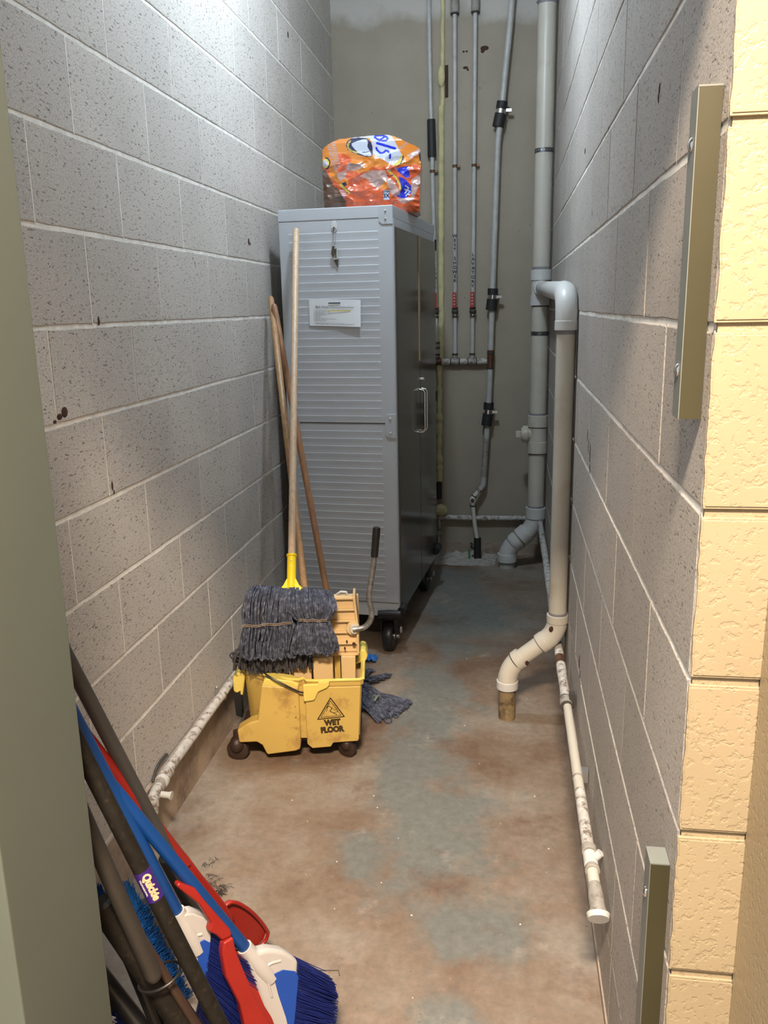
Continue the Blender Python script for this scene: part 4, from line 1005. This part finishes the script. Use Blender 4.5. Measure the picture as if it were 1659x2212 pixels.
# loops at the ends
def fE(i):
    u0 = U(.055, .34); e = .368 if u0 < .215 else .384; vf = U(.004, .04); d_ = U(.006, .012); h = U(.02, .05)
    return [B3(u0 - d_, vf, e + h), B3(u0 - d_ * .9, vf - .006, e), B3(u0, vf - .006, e - .012), B3(u0 + d_ * .9, vf - .004, e), B3(u0 + d_ * .8, vf, e + h)]
strands(y1, 55, fE)
y1.build('yarn', YARN, m1, True, stuff=True)
for (ua, ub_, za, zb, vv_) in ((.055, .213, .468, .476, .0035), (.236, .325, .486, .483, -.0005)):
    for dz in (0, .005):
        MB().tube([B3(ua + (ub_ - ua) * i / 12, vv_ - .0025 * math.sin(i * 1.9) * .3, za + (zb - za) * i / 12 + dz + .002 * math.sin(i * 1.3)) for i in range(13)], .0011, 6).build('stitching', THREAD, m1, True)
rehome(m1)
m2 = thing('string_mop', 'mop with amber wooden handle, dark damp yarn hanging in the bucket', 'mop', B3(.20, .13, .34))
a_, b_ = Vector((-.634, 2.56, .40)), Vector((-.916, 3.305, 1.480)); dd = (b_ - a_).normalized()
MB().tube([a_, b_ - dd * .012, b_], [.0122, .0122, .008], 16).build('handle', WOODB, m2, True)
y2 = MB()
def fD(i):
    u0 = U(.062, .262); lay = U(0, 1); v_ = .080 - lay * .032; w_ = U(-.008, .008); e = .292 + U(-.012, .020) + (.012 if u0 > .2 else 0)
    return [B3(u0, .15, .42), B3(u0, v_ + .01, .405), B3(u0 + w_ * .5, v_ - .004, .365), B3(u0 + w_ - .003, v_ - .006, .33), B3(u0 + w_ * 1.5 - .004, v_, e)]
strands(y2, 150, fD)
def fT(i):      # tuft spilling over the left end
    a0 = U(0, 1); u0 = .044 + U(-.016, .030); v_ = .10 + U(-.03, .03); w_ = U(-.012, .012)
    return [B3(.11, .12, .39), B3(.07, v_, .380 + U(-.01, .008)), B3(u0, v_ - .01, .365 + U(-.02, .01)), B3(u0 - .010 + w_, v_ - .01, .33), B3(u0 - .014 + w_ * 1.4, v_, .292 + U(-.015, .03))]
strands(y2, 34, fT)
def fT2(i):
    u0 = .026 + U(-.01, .03); z0 = .365 + U(-.02, .012); v_ = .09 + U(-.02, .03); d_ = U(.008, .016)
    return [B3(u0 + .03, v_, z0 - .01), B3(u0, v_ - .006, z0), B3(u0 - d_, v_ - .006, z0 - .012), B3(u0 - d_ * .4, v_, z0 - .03), B3(u0 + .015, v_, z0 - .035)]
strands(y2, 16, fT2)
y2.build('yarn', YARND, m2, True, stuff=True)
rehome(m2)
m3 = thing('floor_mop', 'mop with brown wooden handle, its yarn head spread on the floor', 'mop', (-.60, 2.94, 0))
a_, b_ = Vector((-.607, 2.945, .055)), Vector((-.893, 3.262, 1.452)); dd = (b_ - a_).normalized()
MB().tube([a_, b_ - dd * .012, b_], [.0122, .0122, .008], 16).build('handle', WOODR, m3, True)
MB().box((-.660, 2.925, .030), (-.555, 2.965, .060)).build('clamp', YPLAS, m3, bevel=.004)
y3 = MB()
def fan(tx, ty, sx, sy, n, h, pinch=.5):
    def f(i):
        o_ = Vector((-.60 + U(-.04, .04), 2.93 + U(-.03, .03), .035 + U(-.01, .012)))
        k = U(-1, 1); e = Vector((tx + sx * k + U(-.012, .012), ty + sy * k + U(-.012, .012), .004 + U(0, .012)))
        mid = o_.lerp(Vector((tx, ty, 0)), .55) + Vector((sx * k * pinch, sy * k * pinch, 0)); mid.z = h * (1 - .4 * abs(k)) * U(.5, 1)
        q = mid.lerp(e, .5); q.z = mid.z * .65 + .006
        return [o_, o_.lerp(mid, .5) + Vector((0, 0, .018)), mid, q, e]
    strands(y3, n, f, .0032)
fan(-.352, 2.815, .022, .050, 75, .042, .55)
fan(-.475, 3.055, .030, .040, 45, .038)
fan(-.545, 3.115, .03, .02, 22, .035)
fan(-.418, 2.735, .022, .030, 40, .034)
fan(-.500, 2.80, .03, .03, 40, .045)
# stray loops
for (x, y, d_) in ((-.408, 2.722, .018), (-.385, 2.765, .014)):
    y3.tube(smooth_path([Vector((x - .05, y + .05, .016)), Vector((x - .012, y + .008, .010)), Vector((x + .004, y - .016, .005)), Vector((x + d_, y - .010, .005)), Vector((x + d_ * .6, y + .022, .010)), Vector((x - .03, y + .06, .018))], 3), .0034, 6)
y3.build('yarn', YARN, m3, True, stuff=True)
MB().tube([(-.462, 2.800, .038), (-.455, 2.815, .046), (-.452, 2.835, .044)], .004, 6).build('tail_band', mat('tail_band_green', (.16, .19, .12), .8), m3, True)
rehome(m3)

# ------------------------------------------------------------------ brooms, dustpans and brushes by the door jamb
def brush_frame(L, E_):
    L = Vector(L); E_ = Vector(E_); a = (L - E_).normalized(); nn = Vector((0, 0, CAMZ)) - L
    nn -= a * nn.dot(a); nn.normalize(); r = a.cross(nn)
    T = Matrix((r, a, nn)).transposed().to_4x4(); T.translation = L; return T
def pole(parent, L, E_, r, m, name='handle', over=.0):
    L = Vector(L); E_ = Vector(E_); d = (E_ - L).normalized()
    return MB().tube([L - d * over, L, E_ - d * .03, E_ - d * .012, E_], [r, r, r, r * .95, r * .5], 18).build(name, m, parent, True)
def bristles(mb, T, e0, e1, tips, n, depth, r=.0011):
    "bristles fan from edge e0-e1 to the polyline tips"
    tl = [Vector(p) for p in tips]; seg = [0]
    for a, b in zip(tl, tl[1:]): seg.append(seg[-1] + (b - a).length)
    for i in range(n):
        f = random.random(); s = f * seg[-1]
        for k in range(len(tl) - 1):
            if s <= seg[k + 1] + 1e-9: q = tl[k].lerp(tl[k + 1], (s - seg[k]) / (seg[k + 1] - seg[k])); break
        p = Vector(e0).lerp(Vector(e1), f); dz = U(-depth, depth); j = U(-.004, .004)
        p3 = Vector((p.x, p.y, dz)); q3 = Vector((q.x + j, q.y + j, dz * 1.35 + U(-.002, .002))); mid = (p3 + q3) / 2 + Vector((U(-.002, .002), U(-.002, .002), 0))
        mb.tube([T @ p3, T @ mid, T @ q3], [r, r, r * .7], 3, caps=False)
def broom(label, L, E_, cap, ins, e0, e1, tips, n, core):
    t = thing('angle_broom', label, 'broom', (L[0], L[1], 0), 'blue handled angle brooms')
    T = brush_frame(L, E_)
    pole(t, L, E_, .0115, BLUE, over=.0)
    Lv = Vector(L); d = (Lv - Vector(E_)).normalized()
    MB().tube([Lv - d * .004, Lv + d * .02, Lv + d * .05, Lv + d * .09], [.0145, .0150, .019, .017], 18).build('socket', WHITEP, t, True)
    MB().prism(cap, -.015, .013, T).build('cap', WHITEP, t, bevel=.0085, seg=4)
    MB().prism(ins, .008, .0150, T).build('cap_insert', BLUEI, t, bevel=.0012)
    # raised moulding around the insert
    cen = [Vector((sum(p[0] for p in ins) / len(ins), sum(p[1] for p in ins) / len(ins)))][0]
    mp = [T @ Vector((cen.x + (p[0] - cen.x) * 1.5 + .006, cen.y + (p[1] - cen.y) * 1.25 - .004, .0125)) for p in ins[-1:] + ins[:2]]
    MB().tube(smooth_path(mp, 4), .003, 8).build('moulding', WHITEP, t, True)
    bb = MB(); bristles(bb, T, e0, e1, tips, n, .016); o = bb.build('bristles', NAVY, t, False, stuff=True)
    MB().prism(core, -.013, .013, T).build('bristle_core', NAVY, t)
    rehome(t); return T
Eb1 = (-.922, 1.024, 1.281)
cap1 = [(.010, .003), (-.008, 0), (-.014, .019), (-.029, .030), (-.047, .058), (-.054, .083), (-.057, .104), (-.040, .127), (.011, .189), (.039, .226), (.062, .254), (.080, .250), (.069, .226), (.050, .167), (.041, .118), (.022, .054)]
ins1 = [(-.008, .078), (-.026, .088), (-.041, .112), (-.040, .127), (.011, .190), (.034, .218), (.038, .214), (.022, .172), (.008, .123)]
tip1 = [(-.083, .204), (-.070, .235), (-.048, .265), (-.016, .295), (.030, .318)]
broom('blue handled angle broom nearest the middle of the floor, white cap', (-.464, 1.28, .285), Eb1, cap1, ins1, (-.056, .106), (.066, .256), tip1, 900,
      [(-.054, .104), (-.080, .196), (-.046, .256), (-.016, .285), (.026, .308), (.060, .252)])
cap2 = [(0, -.004), (-.002, .004), (-.011, .004), (-.022, .011), (-.034, .030), (-.039, .049), (-.032, .072), (-.026, .085), (-.010, .113), (.007, .147), (.033, .187), (.047, .202), (.062, .199), (.067, .187), (.062, .153), (.041, .087), (.034, .051), (.008, .009)]
ins2 = [(-.004, .067), (-.018, .070), (-.025, .084), (.008, .146), (.010, .138), (.008, .104)]
broom('blue handled angle broom nearer the door jamb, behind the label pole', (-.563, 1.22, .40), (-.922, 1.023, 1.660), cap2, ins2, (-.031, .075), (.053, .205), [(-.067, .170), (-.070, .24), (-.05, .32), (.0, .385), (.07, .41)], 800,
      [(-.030, .076), (-.064, .168), (-.066, .24), (-.046, .31), (.0, .37), (.065, .40), (.055, .20)])
# dustpans
Td = brush_frame((-.50, 1.22, .29), (-.75, 1.10, .75))
t = thing('dustpan', 'red dustpan with curved handle clipped in front of the blue brooms', 'dustpan', (-.50, 1.22, .0), 'red dustpans')
hd = [(-.052, -.182), (-.056, -.170), (-.064, -.150), (-.062, -.119), (-.060, -.037), (-.055, -.025), (-.038, -.034), (-.037, -.052), (-.032, -.069), (-.044, -.077), (-.051, -.122), (-.046, -.160), (-.044, -.180)]
MB().prism(hd, -.008, .010, Td).build('handle', RED, t, bevel=.004, seg=3)
MB().prism([(-.038, -.034), (-.055, -.025), (-.043, -.003), (-.028, .046), (-.011, .112), (0, .172), (.013, .217), (.060, .330), (.120, .330), (.058, .187), (.036, .129), (.012, .078), (-.003, .015), (-.025, -.023)], -.004, .016, Td).build('side_wall', RED, t, bevel=.004, seg=3)
MB().prism([(-.043, -.003), (-.046, .052), (-.030, .112), (-.012, .179), (.006, .226), (.050, .330), (.09, .330), (.035, .17), (-.011, .06)], -.022, -.016, Td).build('pan', RED, t, bevel=.002)
rehome(t)
t = thing('dustpan', 'red dustpan with long textured handle behind the blue broom', 'dustpan', (-.621, 1.40, 0), 'red dustpans')
L2, E2 = Vector((-.621, 1.40, .364)), Vector((-.922, 1.019, 1.350)); T2 = brush_frame(L2, E2)
pole(t, L2, E2, .0125, RED, 'pole')
MB().prism([(-.013, -.02), (-.012, .05), (-.014, .13), (-.012, .192), (.000, .220), (.013, .195), (.013, .1), (.012, -.02)], -.010, .008, T2).build('grip', RED, t, bevel=.004, seg=3)
sc = [(-.010, .172), (-.024, .176), (-.035, .197), (-.044, .237), (-.048, .282), (-.047, .318), (-.044, .329), (-.031, .339), (-.010, .338), (.006, .330), (.010, .273), (.008, .215), (.002, .185)]
MB().prism(sc, -.018, -.012, T2).build('pan', RED, t, bevel=.002)
rl = smooth_path([T2 @ Vector((p[0], p[1], -.006)) for p in sc[:10]], 3); MB().tube(rl, .0042, 10).build('pan_rim', RED, t, True)
rehome(t)
# dark grey pole with a dark cylinder beside it
t = thing('squeegee_pole', 'dark grey metal pole leaning on the left wall in front of the flaking pipe', 'pole', (-.50, 1.55, 0))
L3, E3 = Vector((-.60, 1.42, .221)), Vector((-.922, 1.019, 1.754)); d3 = (L3 - E3).normalized(); L3b = L3 + d3 * .15
MB().tube([L3b, E3], .0132, 18).build('pole', DARKG, t, True)
c0 = Vector((-.648, 1.375, .395)); MB().tube([c0 - d3 * .012, c0 - d3 * .004, c0, c0 + d3 * .37], [.004, .012, .0155, .0165], 16).build('side_tube', BLACK, t, True)
MB().box((-.66, 1.40, .015), (-.44, 1.44, .055)).build('squeegee_head', BLACK, t, bevel=.004)
rehome(t)
# speckled black pole with a purple label
t = thing('labelled_pole', 'black speckled pole with a purple and peach printed label', 'pole', (-.36, 1.066, .05))
L4, E4 = Vector((-.435, 1.06, .336)), Vector((-.922, 1.022, 1.660)); T4 = brush_frame(L4, E4)
pole(t, L4, E4, .0128, SPK, over=.33)
lc = [Vector(L4) + (Vector(E4) - Vector(L4)).normalized() * s for s in (.244, .296)]
MB().tube(lc, .01325, 24).build('label', LABELP, t, True)
TL = T4 @ Matrix.Translation((0, -.270, .0135)) @ Matrix.Rotation(math.radians(90), 4, 'Z')
text_mesh('lettering', 'Quickie', .0165, TL @ Matrix.Translation((0, .0012, 0)), LABELO, t, .0006, .0008, sx=.86, shear=.15)
text_mesh('lettering', 'PROFESSIONAL', .0042, TL @ Matrix.Translation((-.002, -.0088, -.0032)), WHITEP, t, .0004, .0001)
MB().tube([Vector(L4) + Vector((.115, .009, -.31)), Vector(L4) + Vector((.10, .03, -.325)), Vector(L4) + Vector((.16, .05, -.325))], .012, 12).build('pole_foot', BLACK, t, True)
rehome(t)
# grey brown pole and wide black tube with a ring
t = thing('grey_pole', 'grey brown pole with rounded end hooked onto the wide black tube', 'pole', (-.535, 1.06, .4))
L5, E5 = Vector((-.538, 1.058, .420)), Vector((-.922, 1.022, 1.715)); d5 = (E5 - L5).normalized()
MB().tube([L5 - d5 * .014, L5 - d5 * .008, L5, E5], [.004, .0115, .0135, .0130], 18).build('pole', GREYP, t, True)
rehome(t)
t = thing('lobby_dustpan_tube', 'wide black tube leaning by the green jamb with a thin wire ring', 'tube', (-.47, 1.11, 0))
L6, E6 = Vector((-.500, 1.105, .255)), Vector((-.625, 1.085, .520)); d6 = (L6 - E6).normalized()
MB().tube([E6 - d6 * .006, E6, L6, L6 + d6 * .20], [.016, .0225, .0235, .0240], 22).build('tube', SPK, t, True)
MB().tube([L6 + Vector((.020, -.010, .0)) + d6 * .22, E6 + Vector((.045, -.004, -.02))], .0075, 12).build('brown_rod', DARKC, t, True)
rc = E6.lerp(L6, .50) + Vector((.020, -.006, 0)); rx = Vector((.80, .1, .28)).normalized(); ry = rx.cross(d6).normalized()
MB().tube([rc + rx * .036 * math.cos(a) + (ry * .030 - d6 * .0) * math.sin(a) for a in [2 * math.pi * i / 28 for i in range(29)]], .0024, 8).build('wire_ring', BLACK, t, True)
MB().tube([L6 + d6 * .02 + Vector((0, -.024, 0)), L6 + d6 * .02 + Vector((0, -.029, 0))], [.006, .004], 10).build('rivet', BRASS, t, True)
rehome(t)
# light blue deck brush standing behind the poles
t = thing('deck_brush', 'light blue bristle brush on a dark block behind the grey pole', 'brush', (-.58, 1.2, .2))
bb = MB()
def tuft(mb, base, tip, n, spread, r=.0012):
    base = Vector(base); tip = Vector(tip)
    for i in range(n):
        j = Vector((U(-spread, spread), U(-spread, spread) * .6, U(-spread, spread) * .5)); k = Vector((U(-spread, spread), U(-spread, spread) * .6, U(-.006, .006))) * 1.3
        mb.tube([base + j, (base + tip) / 2 + (j + k) / 2, tip + k], [r, r, r * .7], 3, caps=False)
for i in range(26):
    f = i / 25; p = Vector((-.628, 1.19, .415)).lerp(Vector((-.560, 1.19, .235)), f)
    if i < 9: tuft(bb, p, p + Vector((-.006, .0, .062)), 16, .0065)
    tuft(bb, p, p + Vector((.020, -.004, .030)), 14, .0065)
bb.build('bristles', LBLUE, t, False, stuff=True)
MB().tube([(-.632, 1.195, .415), (-.60, 1.195, .33), (-.540, 1.195, .16)], [.011, .013, .013], 12).build('block', SPK, t, True)
rehome(t)
t = thing('scrub_brush', 'bright blue bristle scrub brush squeezed between the jamb and the grey pole', 'brush', (-.68, 1.2, .2))
bb = MB()
for i in range(7):
    p = Vector((-.668, 1.17, .40)).lerp(Vector((-.700, 1.17, .41)), i / 6); tuft(bb, p, p + Vector((-.006, 0, .075)), 40, .008)
bb.build('bristles', LBLUE, t, False, stuff=True)
MB().tube([(-.645, 1.175, .405), (-.71, 1.175, .415)], .014, 12).build('block', SPK, t, True)
MB().tube([(-.66, 1.18, .40), (-.60, 1.18, .19), (-.57, 1.18, .0)], .012, 12).build('handle', BLACK, t, True)
rehome(t)
t = thing('teal_brush', 'teal blue rough brush strip standing behind the label pole', 'brush', (-.60, 1.27, .2))
bb = MB()
for i in range(44):
    p = Vector((-.640, 1.265, .395)).lerp(Vector((-.520, 1.265, .12)), i / 43); tuft(bb, p, p + Vector((.020, -.006, .014)), 14, .008)
bb.build('bristles', mat('teal_bristle', (.015, .13, .30), .6, var=.4, vs=90), t, False, stuff=True)
MB().tube([(-.648, 1.27, .375), (-.53, 1.27, .09), (-.52, 1.27, .0)], .016, 12).build('spine', mat('dirty_brown_spine', (.07, .045, .025), .8, var=.5, vs=40), t, True)
rehome(t)
t = thing('push_broom', 'navy bristle broom head in shadow at the foot of the green jamb', 'broom', (-.66, 1.22, 0))
bb = MB()
for i in range(14):
    p = Vector((-.76, 1.22, .30)).lerp(Vector((-.60, 1.16, .12)), i / 13); tuft(bb, p, p + Vector((.03, -.02, -.13)) * .9, 42, .014, .0014)
bb.build('bristles', NAVY, t, False, stuff=True)
bb = MB()
for i in range(5):
    p = Vector((-.72, 1.17, .22)).lerp(Vector((-.62, 1.13, .10)), i / 4); tuft(bb, p, p + Vector((.05, -.012, -.004)), 18, .006, .0012)
bb.build('white_fibres', WHITEP, t, False, stuff=True)
MB().tube([(-.78, 1.23, .32), (-.60, 1.18, .13)], .018, 12).build('block', BLACK, t, True)
rehome(t)
# ------------------------------------------------------------------ small things on the floor
vs = []; n = 7
for i in range(n):
    for j in range(5):
        x = -.575 + i * .009; y = 3.215 + j * .014
        vs.append((x + U(-.002, .002), y + U(-.003, .003), .004 + .024 * max(0, noise.noise(Vector((i * .9, j * 1.1, 2))) + .45) * (1 - abs(i - 3) / 4) + (.001 if i in (0, 6) else .004)))
o = link('plastic_scrap', vs, [(i * 5 + j, (i + 1) * 5 + j, (i + 1) * 5 + j + 1, i * 5 + j + 1) for i in range(n - 1) for j in range(4)], SCRAP, None, False)
o.modifiers.new('solid', 'SOLIDIFY').thickness = .0008
tag(o, 'crumpled scrap of blue plastic film on the floor behind the bucket', 'scrap')
mb = MB()
for (cx, cy_, s, n) in ((-.700, 1.775, .018, 70), (-.735, 1.815, .020, 22), (-.765, 1.88, .02, 16)):
    for i in range(n):
        a = U(0, 6.28); p = Vector((cx + U(-s, s) * .8, cy_ + U(-s, s), .002 + U(0, .010))); q = p + Vector((math.cos(a), math.sin(a), U(-.3, .3))) * U(.006, .018); q.z = max(q.z, .001)
        mb.tube([p, (p + q) / 2 + Vector((0, 0, .003)), q], .0006, 3, caps=False)
o = mb.build('lint', LINT, None, False, stuff=True); tag(o, 'dark clump of lint and hair on the floor beside the red dustpan', 'lint')
o = MB().tube([(-.420, 1.547, .0015), (-.352, 1.556, .0015), (-.346, 1.540, .0015)], .0009, 5).build('wire_bit', BAND, None); tag(o, 'thin dark bent wire lying on the floor beside the navy bristles', 'wire')
mb = MB()
for (x, y) in ((-.43, 1.93), (-.55, 2.10), (-.36, 2.19), (-.30, 1.86), (-.21, 1.75), (-.50, 1.87), (-.25, 2.62), (-.13, 2.72), (.10, 2.30), (.13, 2.05), (.09, 2.95), (-.38, 2.25), (-.62, 2.2), (-.05, 3.05), (-.46, 3.30), (.05, 1.75), (-.18, 1.5), (-.40, 1.75), (-.28, 2.05), (.12, 1.95), (-.07, 2.47), (-.15, 3.3), (.0, 2.15)):
    a = U(0, 3); s = U(.0010, .0026); mb.tube([(x, y, .0), (x, y, .0012)], s, 5); v0 = mb.v[-10:]
o = mb.build('paint_flecks', CHIP, None, False, stuff=True); tag(o, 'small white paint flecks scattered over the concrete floor', 'debris')

# crumbled mortar along the foot of the back wall
vs = []; nx, ny = 40, 12
for i in range(nx + 1):
    for j in range(ny + 1):
        x = -.40 + .42 * i / nx; y = 4.60 + .235 * j / ny
        e = max(0, 1 - ((x + .24) / .20) ** 2) * min(1, j / 4) + .35 * (j > 8)
        h = max(0, noise.noise(Vector((x * 30, y * 30, 0))) * .5 + .35) * .030 * max(0, e) + max(0, noise.noise(Vector((x * 90, y * 90, 3)))) * .008 * max(0, e)
        vs.append((x, y, h - .001))
o = link('mortar_rubble', vs, [(i * (ny + 1) + j, (i + 1) * (ny + 1) + j, (i + 1) * (ny + 1) + j + 1, i * (ny + 1) + j + 1) for i in range(nx) for j in range(ny)], mat('pale_rubble', (.42, .39, .35), .95, var=.3, vs=30), None, False)
o['kind'] = 'stuff'; tag(o, 'pale crumbled mortar heaped on the floor at the foot of the back wall', 'rubble')

# chips and dark marks on the block walls
SPL = [(1.712, 1.226, .014, .012), (1.690, 1.219, .012, .007), (1.668, 1.211, .008, .004), (1.898, 1.024, .006, .013), (1.904, 1.008, .004, .006), (1.911, 1.415, .005, .011), (3.89, 2.569, .012, .014), (3.149, 1.676, .010, .013), (3.165, 1.670, .006, .007)]
SPR = [(2.33, 1.085, .004, .018), (2.30, 1.060, .003, .022), (2.25, 1.050, .004, .026), (2.24, 1.010, .003, .014), (2.745, 1.871, .010, .009), (2.433, 1.664, .004, .009), (2.33, .425, .010, .022), (2.30, .400, .006, .012), (1.42, 1.742, .004, .008), (1.425, 1.730, .003, .007)]
o = MB()
for (y, z, a, b_) in SPL: o.ball((XL + .0002, y, z), 1, 9, 6, (.0016, a, b_))
o = o.build('wall_marks', RUST, wl, True); o['kind'] = 'stuff'
o = MB()
for (y, z, a, b_) in SPR: o.ball((XR - .0002, y, z), 1, 9, 6, (.0012, a, b_))
o = o.build('wall_marks', RUST, wr, True); o['kind'] = 'stuff'
